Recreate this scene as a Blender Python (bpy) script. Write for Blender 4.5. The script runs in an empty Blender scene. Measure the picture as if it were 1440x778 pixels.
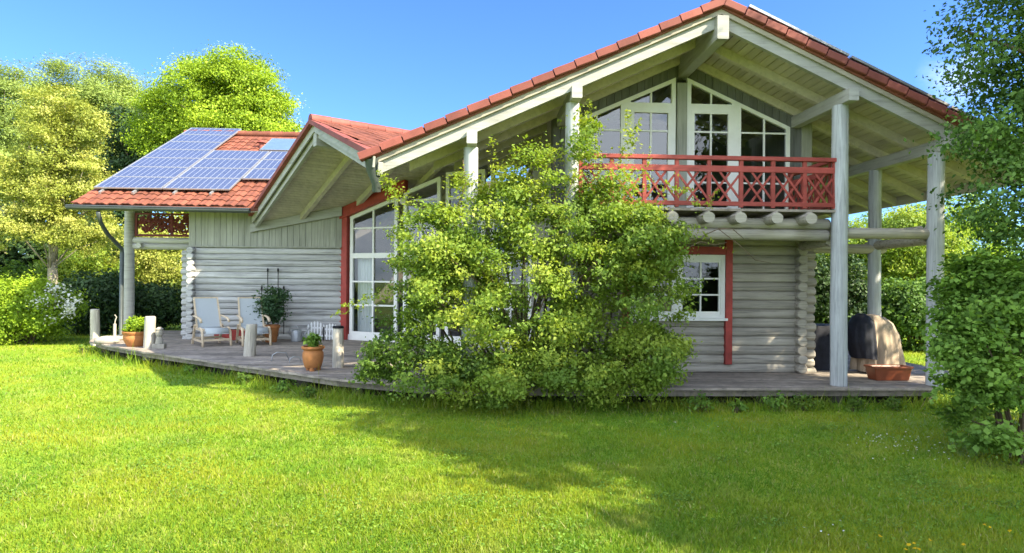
import bpy, bmesh, math, random
import numpy as np
from mathutils import Vector, Matrix

random.seed(7)
RNG = np.random.default_rng(11)
R_ = math.radians
scene = bpy.context.scene
COL = scene.collection

# ------------------------------------------------------------------ camera, sky, sun, exposure
CAM_Z, F, YAW, ROLL, HOR = 1.83, 900.0, R_(3.3), R_(0.45), 6.0
cam_data = bpy.data.cameras.new('camera')
cam = bpy.data.objects.new('camera', cam_data)
COL.objects.link(cam)
cam_data.sensor_width = 36.0
cam_data.lens = F / 1440.0 * 36.0
cam_data.shift_y = HOR / 1440.0
cam_data.clip_start = 0.05
cam_data.clip_end = 3000.0
cam.matrix_world = (Matrix.Translation((0, 0, CAM_Z)) @ Matrix.Rotation(-YAW, 4, 'Z')
                    @ Matrix.Rotation(R_(90), 4, 'X') @ Matrix.Rotation(ROLL, 4, 'Z'))
scene.camera = cam

TO_SUN = Vector((1.0, -0.60, 1.0)).normalized()
world = bpy.data.worlds.new('World')
scene.world = world
world.use_nodes = True
wn, wl = world.node_tree.nodes, world.node_tree.links
wn.clear()
sky = wn.new('ShaderNodeTexSky')
sky.sky_type = 'NISHITA'
sky.sun_disc = False
sky.sun_elevation = math.asin(TO_SUN.z)
sky.sun_rotation = math.atan2(TO_SUN.x, TO_SUN.y)
sky.air_density = 1.0
sky.dust_density = 0.3
sky.ozone_density = 1.6
bg = wn.new('ShaderNodeBackground')
bg.inputs['Strength'].default_value = 0.09
wo = wn.new('ShaderNodeOutputWorld')
# a small wisp of cloud low in the sky to the right
tc = wn.new('ShaderNodeTexCoord')
mp = wn.new('ShaderNodeMapping'); mp.inputs['Scale'].default_value = (5.5, 5.5, 15)
ns = wn.new('ShaderNodeTexNoise'); ns.inputs['Scale'].default_value = 2.3
ns.inputs['Detail'].default_value = 7; ns.inputs['Roughness'].default_value = 0.62
rp = wn.new('ShaderNodeMapRange'); rp.inputs[1].default_value = 0.42; rp.inputs[2].default_value = 0.80
rp.inputs[3].default_value = 0.0; rp.inputs[4].default_value = 0.6
dv = wn.new('ShaderNodeVectorMath'); dv.operation = 'DISTANCE'
cdir = Vector((0.600, 0.752, 0.262)).normalized()
dv.inputs[1].default_value = cdir
fall = wn.new('ShaderNodeMapRange'); fall.inputs[1].default_value = 0.0; fall.inputs[2].default_value = 0.055
fall.inputs[3].default_value = 1.0; fall.inputs[4].default_value = 0.0
mul = wn.new('ShaderNodeMath'); mul.operation = 'MULTIPLY'
mix = wn.new('ShaderNodeMixRGB'); mix.inputs['Color2'].default_value = (7.5, 7.9, 8.4, 1)
wl.new(tc.outputs['Generated'], mp.inputs['Vector']); wl.new(mp.outputs['Vector'], ns.inputs['Vector'])
wl.new(ns.outputs['Fac'], rp.inputs[0]); wl.new(tc.outputs['Generated'], dv.inputs[0])
wl.new(dv.outputs['Value'], fall.inputs[0]); wl.new(rp.outputs[0], mul.inputs[0]); wl.new(fall.outputs[0], mul.inputs[1])
wl.new(mul.outputs[0], mix.inputs['Fac'])
tint = wn.new('ShaderNodeMixRGB'); tint.blend_type = 'MULTIPLY'; tint.inputs['Fac'].default_value = 1.0
tint.inputs['Color2'].default_value = (0.36, 0.58, 1.0, 1)       # clear, deep blue air
wl.new(sky.outputs[0], tint.inputs['Color1']); wl.new(tint.outputs[0], mix.inputs['Color1'])
# unseen bright cloud bank, added behind the camera to lift the shade
cm = wn.new('ShaderNodeMapping'); cm.inputs['Scale'].default_value = (1.6, 1.6, 3.2)
cn = wn.new('ShaderNodeTexNoise'); cn.inputs['Scale'].default_value = 1.5; cn.inputs['Detail'].default_value = 8; cn.inputs['Roughness'].default_value = 0.58
cr_ = wn.new('ShaderNodeMapRange'); cr_.inputs[1].default_value = 0.40; cr_.inputs[2].default_value = 0.56
sx = wn.new('ShaderNodeSeparateXYZ')
back = wn.new('ShaderNodeMapRange'); back.inputs[1].default_value = 0.08; back.inputs[2].default_value = -0.30
cmul = wn.new('ShaderNodeMath'); cmul.operation = 'MULTIPLY'
cmix = wn.new('ShaderNodeMixRGB'); cmix.inputs['Color2'].default_value = (10.4, 11.3, 12.4, 1)
wl.new(tc.outputs['Generated'], cm.inputs['Vector']); wl.new(cm.outputs['Vector'], cn.inputs['Vector']); wl.new(cn.outputs['Fac'], cr_.inputs[0])
wl.new(tc.outputs['Generated'], sx.inputs[0]); wl.new(sx.outputs['Y'], back.inputs[0])
wl.new(cr_.outputs[0], cmul.inputs[0]); wl.new(back.outputs[0], cmul.inputs[1])
wl.new(cmul.outputs[0], cmix.inputs['Fac']); wl.new(mix.outputs[0], cmix.inputs['Color1'])
wl.new(cmix.outputs[0], bg.inputs['Color']); wl.new(bg.outputs[0], wo.inputs['Surface'])

sl = bpy.data.lights.new('sun', 'SUN')
sl.energy = 4.6
sl.angle = R_(0.55)
sl.color = (1.0, 0.88, 0.66)
sun = bpy.data.objects.new('sun', sl)
sun.rotation_euler = (-TO_SUN).to_track_quat('-Z', 'Y').to_euler()
sun.location = (20, -10, 20)
COL.objects.link(sun)

vs = scene.view_settings
vs.view_transform = 'Standard'
vs.look = 'None'
vs.gamma = 1.0
vs.exposure = 1.95
vs.use_curve_mapping = False
scene.render.resolution_x, scene.render.resolution_y = 1024, 553


# ------------------------------------------------------------------ photo measurements -> places in the garden
def ray(px, py):
    x, y = px - 720.0, py - 389.0
    c, s = math.cos(ROLL), math.sin(ROLL)
    x, y = x * c + y * s, -x * s + y * c
    X, Z = x / F, -(y - HOR) / F
    return Vector((X * math.cos(YAW) + math.sin(YAW), -X * math.sin(YAW) + math.cos(YAW), Z))


def at(px, py, Y):
    d = ray(px, py); k = Y / d.y
    return Vector((d.x * k, Y, CAM_Z + d.z * k))


def ground(px, py, z=0.0):
    d = ray(px, py); k = (z - CAM_Z) / d.z
    return Vector((d.x * k, d.y * k, z))


# ------------------------------------------------------------------ mesh helpers
ORG = {}


class MB:
    def __init__(s):
        s.v, s.f = [], []

    def add(s, vs_, fs):
        o = len(s.v)
        s.v += [tuple(p) for p in vs_]
        s.f += [tuple(i + o for i in f) for f in fs]
        return s

    def box(s, c, size, rz=0.0, tilt=None):
        hx, hy, hz = size[0] / 2, size[1] / 2, size[2] / 2
        M = Matrix.Rotation(rz, 3, 'Z')
        if tilt is not None:
            M = M @ tilt
        pts = [Vector(c) + M @ Vector((x * hx, y * hy, z * hz)) for z in (-1, 1) for x, y in ((-1, -1), (1, -1), (1, 1), (-1, 1))]
        return s.add(pts, [(3, 2, 1, 0), (4, 5, 6, 7), (0, 1, 5, 4), (1, 2, 6, 5), (2, 3, 7, 6), (3, 0, 4, 7)])

    def span(s, x0, x1, y0, y1, z0, z1):
        return s.box(((x0 + x1) / 2, (y0 + y1) / 2, (z0 + z1) / 2), (x1 - x0, y1 - y0, z1 - z0))

    def beam(s, p0, p1, w, h, up=(0, 0, 1), bev=0.0):
        p0, p1 = Vector(p0), Vector(p1)
        d = (p1 - p0).normalized()
        side = d.cross(Vector(up)).normalized()
        u = side.cross(d)
        if bev > 0:
            b = bev
            prof = [(-w/2+b, -h/2), (w/2-b, -h/2), (w/2, -h/2+b), (w/2, h/2-b), (w/2-b, h/2), (-w/2+b, h/2), (-w/2, h/2-b), (-w/2, -h/2+b)]
        else:
            prof = [(-w/2, -h/2), (w/2, -h/2), (w/2, h/2), (-w/2, h/2)]
        n = len(prof)
        pts = [p0 + side * a + u * b_ for a, b_ in prof] + [p1 + side * a + u * b_ for a, b_ in prof]
        fs = [(i, (i + 1) % n, n + (i + 1) % n, n + i) for i in range(n)]
        fs += [tuple(range(n - 1, -1, -1)), tuple(range(n, 2 * n))]
        return s.add(pts, fs)

    def tube(s, pts, radii, n=8, cap=True, squash=1.0):
        pts = [Vector(p) for p in pts]
        if not hasattr(radii, '__len__'):
            radii = [radii] * len(pts)
        ring = []
        prev = None
        for i, p in enumerate(pts):
            d = (pts[min(i + 1, len(pts) - 1)] - pts[max(i - 1, 0)])
            d = d.normalized() if d.length > 1e-9 else Vector((0, 0, 1))
            ref = Vector((0, 0, 1)) if abs(d.z) < 0.9 else Vector((0, 1, 0))
            a = d.cross(ref).normalized()
            if prev is not None and a.dot(prev) < 0:
                a = -a
            prev = a
            b = a.cross(d)
            ring += [p + (a * math.cos(t) + b * math.sin(t) * squash) * radii[i] for t in [2 * math.pi * k / n for k in range(n)]]
        fs = []
        for i in range(len(pts) - 1):
            for k in range(n):
                fs.append((i * n + k, i * n + (k + 1) % n, (i + 1) * n + (k + 1) % n, (i + 1) * n + k))
        if cap:
            fs += [tuple(range(n - 1, -1, -1)), tuple((len(pts) - 1) * n + k for k in range(n))]
        return s.add(ring, fs)

    def prism(s, poly, off):
        off = Vector(off)
        n = len(poly)
        a = [Vector(p) for p in poly]
        return s.add(a + [p + off for p in a],
                     [(i, (i + 1) % n, n + (i + 1) % n, n + i) for i in range(n)] + [tuple(range(n - 1, -1, -1)), tuple(range(n, 2 * n))])

    def lathe(s, prof, c, n=20, cap=True, wob=None):
        c = Vector(c)
        pts = []
        for r, z in prof:
            for k in range(n):
                t = 2 * math.pi * k / n
                pts.append(c + Vector((r * math.cos(t), r * math.sin(t), z)))
        m = len(prof)
        fs = [(i * n + k, i * n + (k + 1) % n, (i + 1) * n + (k + 1) % n, (i + 1) * n + k) for i in range(m - 1) for k in range(n)]
        if cap:
            fs += [tuple(range(n - 1, -1, -1)), tuple((m - 1) * n + k for k in range(n))]
        return s.add(pts, fs)

    def build(s, name, m, parent=None, smooth=False, kind=None, bevel=0.0):
        return link_mesh(name, np.array(s.v, dtype=np.float64), s.f, m, parent, smooth, kind, bevel)


def link_mesh(name, V, faces, m, parent=None, smooth=False, kind=None, bevel=0.0, attr=None, quads=None, tris=None):
    me = bpy.data.meshes.new(name)
    org = Vector(ORG.get(parent.name, (0, 0, 0))) if parent else Vector((0, 0, 0))
    lo, hi = V.min(0), V.max(0)
    c = Vector(((lo[0] + hi[0]) / 2, (lo[1] + hi[1]) / 2, lo[2]))
    V = V - np.array(c)
    if faces is not None:
        me.from_pydata([tuple(p) for p in V], [], faces)
        bm = bmesh.new(); bm.from_mesh(me)
        bmesh.ops.recalc_face_normals(bm, faces=bm.faces)
        bm.to_mesh(me); bm.free()
    else:
        F_ = quads if quads is not None else tris
        k = F_.shape[1]
        me.vertices.add(len(V)); me.vertices.foreach_set('co', V.astype(np.float32).ravel())
        me.loops.add(F_.size); me.loops.foreach_set('vertex_index', F_.astype(np.int32).ravel())
        me.polygons.add(len(F_)); me.polygons.foreach_set('loop_start', np.arange(0, F_.size, k, dtype=np.int32))
        me.update(calc_edges=True)
    if attr is not None:
        for an, av in attr.items():
            a = me.attributes.new(an, 'FLOAT', 'POINT'); a.data.foreach_set('value', av.astype(np.float32))
    if smooth:
        me.polygons.foreach_set('use_smooth', [True] * len(me.polygons))
        if smooth != 'all':
            try:
                me.set_sharp_from_angle(angle=R_(42))
            except Exception:
                pass
    me.materials.append(m)
    o = bpy.data.objects.new(name, me)
    COL.objects.link(o)
    o.location = c - org
    if parent:
        o.parent = parent
    ORG[o.name] = tuple(c)
    if kind:
        o['kind'] = kind
    if bevel > 0:
        bv = o.modifiers.new('bevel', 'BEVEL'); bv.width = bevel; bv.segments = 2; bv.limit_method = 'ANGLE'; bv.angle_limit = R_(40)
    return o


def tag(o, label, cat, group=None):
    o['label'] = label; o['category'] = cat
    if group:
        o['group'] = group
    return o


def thing(name, label, cat, loc=(0, 0, 0), group=None):
    o = bpy.data.objects.new(name, None)
    o.empty_display_size = 0.2
    COL.objects.link(o)
    o.location = loc
    ORG[o.name] = tuple(loc)
    return tag(o, label, cat, group)


def dup(root, loc, rz=None, label=None):
    r = root.copy(); COL.objects.link(r); r.location = loc
    if rz is not None:
        r.rotation_euler = (0, 0, rz)
    if label:
        r['label'] = label
    for ch in list(root.children):
        c = ch.copy(); COL.objects.link(c); c.parent = r
        for g in ch.children:
            d = g.copy(); COL.objects.link(d); d.parent = c
    return r


# ------------------------------------------------------------------ materials
def mat(name, col, rough=0.7, var=0.18, scale=(6, 6, 6), bump=0.15, spec=0.3, metal=0.0, col2=None, island=0.0, grain=0.0, dirt=0.0, dist=0.01):
    m = bpy.data.materials.new(name); m.use_nodes = True
    nt = m.node_tree; n, l = nt.nodes, nt.links
    b = n['Principled BSDF']
    t = n.new('ShaderNodeTexCoord'); mp_ = n.new('ShaderNodeMapping'); mp_.inputs['Scale'].default_value = scale
    l.new(t.outputs['Object'], mp_.inputs['Vector'])
    nz = n.new('ShaderNodeTexNoise'); nz.inputs['Scale'].default_value = 1.0
    nz.inputs['Detail'].default_value = 8; nz.inputs['Roughness'].default_value = 0.65
    l.new(mp_.outputs['Vector'], nz.inputs['Vector'])
    cr = n.new('ShaderNodeValToRGB')
    c2 = col2 or tuple(min(1, c * (1 + var)) for c in col)
    c1 = tuple(c * (1 - var) for c in col)
    cr.color_ramp.elements[0].position = 0.32; cr.color_ramp.elements[0].color = (*c1, 1)
    cr.color_ramp.elements[1].position = 0.68; cr.color_ramp.elements[1].color = (*c2, 1)
    l.new(nz.outputs['Fac'], cr.inputs['Fac'])
    out = cr.outputs['Color']
    if dirt > 0:
        nz2 = n.new('ShaderNodeTexNoise'); nz2.inputs['Scale'].default_value = 1.7; nz2.inputs['Detail'].default_value = 6
        l.new(t.outputs['Object'], nz2.inputs['Vector'])
        mr = n.new('ShaderNodeMapRange'); mr.inputs[1].default_value = 0.5; mr.inputs[2].default_value = 0.75
        mr.inputs[3].default_value = 0; mr.inputs[4].default_value = dirt
        l.new(nz2.outputs['Fac'], mr.inputs[0])
        mx = n.new('ShaderNodeMixRGB'); mx.inputs['Color2'].default_value = (*(c * 0.45 for c in col), 1)
        l.new(mr.outputs[0], mx.inputs['Fac']); l.new(out, mx.inputs['Color1']); out = mx.outputs[0]
    if grain > 0:                                     # drying cracks and dark streaks along the grain
        mg = n.new('ShaderNodeMapping'); mg.inputs['Scale'].default_value = tuple(c * 1.15 if c > 4 else c * 0.7 for c in scale)
        l.new(t.outputs['Object'], mg.inputs['Vector'])
        ng = n.new('ShaderNodeTexNoise'); ng.inputs['Scale'].default_value = 1.3; ng.inputs['Detail'].default_value = 5; ng.inputs['Roughness'].default_value = 0.7
        l.new(mg.outputs['Vector'], ng.inputs['Vector'])
        gr = n.new('ShaderNodeMapRange'); gr.inputs[1].default_value = 0.53; gr.inputs[2].default_value = 0.66; gr.inputs[3].default_value = 0; gr.inputs[4].default_value = grain
        l.new(ng.outputs['Fac'], gr.inputs[0])
        mx2 = n.new('ShaderNodeMixRGB'); mx2.inputs['Color2'].default_value = (*(c * 0.3 for c in col), 1)
        l.new(gr.outputs[0], mx2.inputs['Fac']); l.new(out, mx2.inputs['Color1']); out = mx2.outputs[0]
    if island > 0:
        ge = n.new('ShaderNodeNewGeometry'); mi = n.new('ShaderNodeMapRange'); mi.inputs[3].default_value = 1 - island; mi.inputs[4].default_value = 1 + island
        l.new(ge.outputs['Random Per Island'], mi.inputs[0])
        mm = n.new('ShaderNodeMixRGB'); mm.blend_type = 'MULTIPLY'; mm.inputs['Fac'].default_value = 1
        l.new(out, mm.inputs['Color1']); l.new(mi.outputs[0], mm.inputs['Color2']); out = mm.outputs[0]
    l.new(out, b.inputs['Base Color'])
    b.inputs['Roughness'].default_value = rough
    b.inputs['Specular IOR Level'].default_value = spec
    b.inputs['Metallic'].default_value = metal
    if bump > 0:
        bp = n.new('ShaderNodeBump'); bp.inputs['Strength'].default_value = bump; bp.inputs['Distance'].default_value = dist
        l.new(nz.outputs['Fac'], bp.inputs['Height']); l.new(bp.outputs[0], b.inputs['Normal'])
    return m


def leaf_mat(name, dark, mid, light, trans=0.4, rough=0.55, tint=None):
    m = bpy.data.materials.new(name); m.use_nodes = True
    nt = m.node_tree; n, l = nt.nodes, nt.links
    b = n['Principled BSDF']; out = n['Material Output']
    a = n.new('ShaderNodeAttribute'); a.attribute_name = 'rnd'
    cr = n.new('ShaderNodeValToRGB')
    e = cr.color_ramp.elements
    e[0].position = 0.1; e[0].color = (*dark, 1)
    e[1].position = 0.9; e[1].color = (*light, 1)
    k = e.new(0.5); k.color = (*mid, 1)
    l.new(a.outputs['Fac'], cr.inputs['Fac'])
    l.new(cr.outputs['Color'], b.inputs['Base Color'])
    b.inputs['Roughness'].default_value = rough
    b.inputs['Specular IOR Level'].default_value = 0.25
    tr = n.new('ShaderNodeBsdfTranslucent')
    hs = n.new('ShaderNodeMixRGB'); hs.blend_type = 'MULTIPLY'; hs.inputs['Fac'].default_value = 1.0
    hs.inputs['Color2'].default_value = tint or (1.25, 1.2, 0.55, 1)
    l.new(cr.outputs['Color'], hs.inputs['Color1']); l.new(hs.outputs[0], tr.inputs['Color'])
    mx = n.new('ShaderNodeMixShader'); mx.inputs['Fac'].default_value = trans
    l.new(b.outputs[0], mx.inputs[1]); l.new(tr.outputs[0], mx.inputs[2])
    l.new(mx.outputs[0], out.inputs['Surface'])
    return m


def glass_mat(name, refl=0.2, tint=(0.8, 0.85, 0.85)):
    m = bpy.data.materials.new(name); m.use_nodes = True
    nt = m.node_tree; n, l = nt.nodes, nt.links
    n.remove(n['Principled BSDF']); out = n['Material Output']
    tr = n.new('ShaderNodeBsdfTransparent'); tr.inputs['Color'].default_value = (*tint, 1)
    gl = n.new('ShaderNodeBsdfGlossy'); gl.inputs['Roughness'].default_value = 0.015
    gl.inputs['Color'].default_value = (0.95, 0.97, 1, 1)
    t = n.new('ShaderNodeTexCoord'); nz = n.new('ShaderNodeTexNoise'); nz.inputs['Scale'].default_value = 1.6
    l.new(t.outputs['Object'], nz.inputs['Vector'])
    bp = n.new('ShaderNodeBump'); bp.inputs['Strength'].default_value = 0.05; bp.inputs['Distance'].default_value = 0.05
    l.new(nz.outputs['Fac'], bp.inputs['Height']); l.new(bp.outputs[0], gl.inputs['Normal'])
    fr = n.new('ShaderNodeFresnel'); fr.inputs['IOR'].default_value = 1.5
    ad = n.new('ShaderNodeMath'); ad.operation = 'ADD'; ad.inputs[1].default_value = refl; ad.use_clamp = True
    l.new(fr.outputs[0], ad.inputs[0])
    mx = n.new('ShaderNodeMixShader')
    l.new(ad.outputs[0], mx.inputs['Fac']); l.new(tr.outputs[0], mx.inputs[1]); l.new(gl.outputs[0], mx.inputs[2])
    l.new(mx.outputs[0], out.inputs['Surface'])
    return m


M = {}
M['log'] = mat('log wood', (0.34, 0.315, 0.265), 0.75, 0.2, (1.2, 9, 22), 0.35, dirt=0.35, island=0.13, grain=0.75)
M['log_shade_tint'] = mat('shade tinted log wood', (0.42, 0.42, 0.405), 0.75, 0.22, (1.2, 9, 24), 0.4, dirt=0.45, island=0.13, grain=0.8)  # same paint as the main logs, bluish open shade put into the colour
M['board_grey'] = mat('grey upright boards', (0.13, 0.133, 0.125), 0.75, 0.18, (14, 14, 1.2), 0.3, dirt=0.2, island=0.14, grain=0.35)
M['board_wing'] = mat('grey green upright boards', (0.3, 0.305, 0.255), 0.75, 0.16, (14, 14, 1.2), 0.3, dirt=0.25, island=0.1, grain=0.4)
M['white_wood'] = mat('weathered white wood', (0.335, 0.335, 0.31), 0.7, 0.14, (2, 2, 14), 0.3, dirt=0.3, island=0.05, grain=0.4)
M['soffit'] = mat('pale soffit boards', (0.5, 0.455, 0.375), 0.75, 0.12, (10, 1.5, 10), 0.2, dirt=0.2, island=0.1, grain=0.25)
M['cream'] = mat('cream board', (0.34, 0.31, 0.25), 0.7, 0.12, (2, 2, 12), 0.25, dirt=0.3, island=0.06, grain=0.4)
M['post_grey'] = mat('blue grey post wood', (0.36, 0.38, 0.39), 0.75, 0.25, (22, 22, 1.3), 0.5, dirt=0.4, island=0.05, grain=0.6)
M['window_white'] = mat('white window paint', (0.76, 0.76, 0.72), 0.45, 0.05, (5, 5, 5), 0.05, dirt=0.12)
M['red_wood'] = mat('red painted wood', (0.33, 0.05, 0.04), 0.55, 0.22, (6, 6, 6), 0.2, dirt=0.3, island=0.04, grain=0.2)
M['red_rail'] = mat('faded red rail wood', (0.27, 0.052, 0.042), 0.6, 0.25, (3, 9, 9), 0.25, dirt=0.35, island=0.1, grain=0.3)
M['dark_red'] = mat('dark carved red wood', (0.13, 0.025, 0.022), 0.6, 0.25, (9, 9, 9), 0.2)
M['tile'] = mat('terracotta roof tile', (0.165, 0.056, 0.034), 0.75, 0.28, (3.1, 3.1, 3.1), 0.3, dirt=0.35, island=0.2, grain=0)
M['verge'] = mat('terracotta verge tile', (0.205, 0.06, 0.046), 0.7, 0.22, (3.4, 3.4, 3.4), 0.25, dirt=0.4, island=0.22, grain=0)
M['gutter'] = mat('dark grey metal gutter', (0.06, 0.072, 0.07), 0.4, 0.15, (4, 4, 4), 0.05, metal=0.3)
M['alu'] = mat('aluminium frame', (0.45, 0.46, 0.47), 0.35, 0.06, (4, 4, 4), 0.0, metal=0.7)
M['inner'] = mat('plain inner wall', (0.1, 0.09, 0.08), 0.9, 0.1, (1, 1, 1), 0.0)
M['curtain'] = mat('white curtain cloth', (0.75, 0.75, 0.74), 0.9, 0.05, (6, 6, 1), 0.1)
M['glass'] = glass_mat('window glass', 0.02)
M['glass_bright'] = glass_mat('sky lit window glass', 0.05)
M['deck'] = mat('weathered deck planks', (0.245, 0.212, 0.178), 0.8, 0.3, (5, 5, 5), 0.3, dirt=0.5, island=0.0, grain=0.5)
nt_ = M['deck'].node_tree
_geo = nt_.nodes.new('ShaderNodeNewGeometry'); _mr = nt_.nodes.new('ShaderNodeMapRange'); _mr.inputs[3].default_value = 0.72; _mr.inputs[4].default_value = 1.25
_mm = nt_.nodes.new('ShaderNodeMixRGB'); _mm.blend_type = 'MULTIPLY'; _mm.inputs['Fac'].default_value = 1.0
_b = nt_.nodes['Principled BSDF']; _src = _b.inputs['Base Color'].links[0].from_socket
nt_.links.new(_geo.outputs['Random Per Island'], _mr.inputs[0]); nt_.links.new(_src, _mm.inputs['Color1']); nt_.links.new(_mr.outputs[0], _mm.inputs['Color2']); nt_.links.new(_mm.outputs[0], _b.inputs['Base Color'])
M['deck_dark'] = mat('dark deck underside', (0.06, 0.055, 0.045), 0.9, 0.3, (3, 3, 3), 0.3)
M['post_wood'] = mat('silvered round post wood', (0.4, 0.37, 0.31), 0.8, 0.3, (24, 24, 1.6), 0.6, dirt=0.5, island=0.1, grain=0.6)
M['terracotta'] = mat('terracotta pot clay', (0.37, 0.15, 0.05), 0.75, 0.2, (7, 7, 7), 0.2, dirt=0.35, island=0.0, grain=0.15)
M['brown_glaze'] = mat('brown glazed trough', (0.2, 0.052, 0.02), 0.35, 0.2, (9, 9, 3), 0.1, spec=0.5)
M['soil'] = mat('dark soil', (0.05, 0.035, 0.024), 0.95, 0.4, (30, 30, 30), 0.6)
M['chair_wood'] = mat('pale chair wood', (0.52, 0.42, 0.29), 0.6, 0.15, (8, 8, 8), 0.15, island=0.08, grain=0.2)
M['sling'] = mat('pale blue grey chair fabric', (0.37, 0.405, 0.415), 0.85, 0.05, (60, 60, 60), 0.1)
M['navy'] = mat('navy black cover cloth', (0.013, 0.015, 0.024), 0.7, 0.4, (8, 8, 8), 0.2)
M['tan'] = mat('tan cover cloth', (0.34, 0.27, 0.20), 0.75, 0.15, (7, 7, 3), 0.2, dirt=0.3)
M['iron'] = mat('black iron', (0.015, 0.015, 0.015), 0.5, 0.3, (9, 9, 9), 0.1, metal=0.4)
M['zinc'] = mat('dull zinc', (0.36, 0.38, 0.39), 0.5, 0.15, (9, 9, 9), 0.1, metal=0.5)
M['white_paint'] = mat('white paint', (0.72, 0.73, 0.73), 0.6, 0.08, (9, 9, 9), 0.1)
M['stone'] = mat('pale stone', (0.28, 0.26, 0.215), 0.85, 0.2, (12, 12, 12), 0.4)
M['bark'] = mat('grey brown bark', (0.14, 0.11, 0.08), 0.9, 0.35, (14, 14, 3), 0.8, dist=0.03)
M['pale_bark'] = mat('pale bark', (0.24, 0.21, 0.16), 0.9, 0.3, (14, 14, 3), 0.8, dist=0.03)
M['stem'] = mat('brown stems', (0.11, 0.08, 0.05), 0.9, 0.3, (14, 14, 6), 0.4)

# solar cell: faint grid lines belong to the panel itself
def solar_mat():
    m = bpy.data.materials.new('solar cells'); m.use_nodes = True
    n, l = m.node_tree.nodes, m.node_tree.links
    b = n['Principled BSDF']
    t = n.new('ShaderNodeTexCoord'); sp = n.new('ShaderNodeSeparateXYZ'); l.new(t.outputs['Generated'], sp.inputs[0])
    def line(sock, cnt, wid):
        a = n.new('ShaderNodeMath'); a.operation = 'MULTIPLY'; a.inputs[1].default_value = cnt; l.new(sock, a.inputs[0])
        f = n.new('ShaderNodeMath'); f.operation = 'FRACT'; l.new(a.outputs[0], f.inputs[0])
        c = n.new('ShaderNodeMath'); c.operation = 'LESS_THAN'; c.inputs[1].default_value = wid; l.new(f.outputs[0], c.inputs[0])
        return c.outputs[0]
    lx = line(sp.outputs['X'], 10, 0.085); ly = line(sp.outputs['Y'], 6, 0.06)
    mxm = n.new('ShaderNodeMath'); mxm.operation = 'MAXIMUM'; l.new(lx, mxm.inputs[0])
    h = n.new('ShaderNodeMath'); h.operation = 'MULTIPLY'; h.inputs[1].default_value = 0.35; l.new(ly, h.inputs[0])
    l.new(h.outputs[0], mxm.inputs[1])
    nz = n.new('ShaderNodeTexNoise'); nz.inputs['Scale'].default_value = 5; l.new(t.outputs['Object'], nz.inputs['Vector'])
    cr = n.new('ShaderNodeValToRGB'); cr.color_ramp.elements[0].color = (0.045, 0.06, 0.115, 1); cr.color_ramp.elements[1].color = (0.07, 0.09, 0.16, 1)
    l.new(nz.outputs['Fac'], cr.inputs['Fac'])
    mx = n.new('ShaderNodeMixRGB'); mx.inputs['Color2'].default_value = (0.26, 0.29, 0.34, 1)
    l.new(mxm.outputs[0], mx.inputs['Fac']); l.new(cr.outputs[0], mx.inputs['Color1']); l.new(mx.outputs[0], b.inputs['Base Color'])
    b.inputs['Roughness'].default_value = 0.18; b.inputs['Specular IOR Level'].default_value = 0.6
    return m
M['solar'] = solar_mat()
M['collector'] = mat('blue grey collector glass', (0.10, 0.16, 0.25), 0.15, 0.1, (3, 3, 3), 0.0, spec=0.7)

# ------------------------------------------------------------------ foliage
def leaf_quads(P, size, rng, up=0.5, aspect=0.62, out=None, sizevar=0.45):
    n = len(P)
    N = rng.normal(size=(n, 3)); N /= np.linalg.norm(N, axis=1)[:, None]
    N[:, 2] += up
    if out is not None:
        N += out * 0.85
    N /= np.linalg.norm(N, axis=1)[:, None] + 1e-9
    D = rng.normal(size=(n, 3)); D[:, 2] -= 0.35
    D -= N * (D * N).sum(1)[:, None]
    D /= np.linalg.norm(D, axis=1)[:, None] + 1e-9
    S = np.cross(N, D)
    L = size * (1 + sizevar * rng.normal(size=(n, 1))).clip(0.45, 1.8)
    w = L * aspect * 0.5
    fold = N * L * 0.12
    V = np.stack([P - D * L * 0.5, P + S * w - D * L * 0.05 + fold, P + D * L * 0.5, P - S * w - D * L * 0.05 + fold], axis=1).reshape(-1, 3)
    Q = np.arange(n * 4, dtype=np.int32).reshape(-1, 4)
    return V, Q


def clump_centres(lobes, n, rng, shell=0.45):
    w = np.array([l[3] * l[4] * l[5] * (l[6] if len(l) > 6 else 1) for l in lobes]) ** 0.75
    idx = rng.choice(len(lobes), n, p=w / w.sum())
    d = rng.normal(size=(n, 3)); d /= np.linalg.norm(d, axis=1)[:, None]
    r = rng.random((n, 1)) ** shell
    L = np.array([l[:6] for l in lobes])
    C = L[idx, :3] + d * r * L[idx, 3:6]
    return C, d


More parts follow.
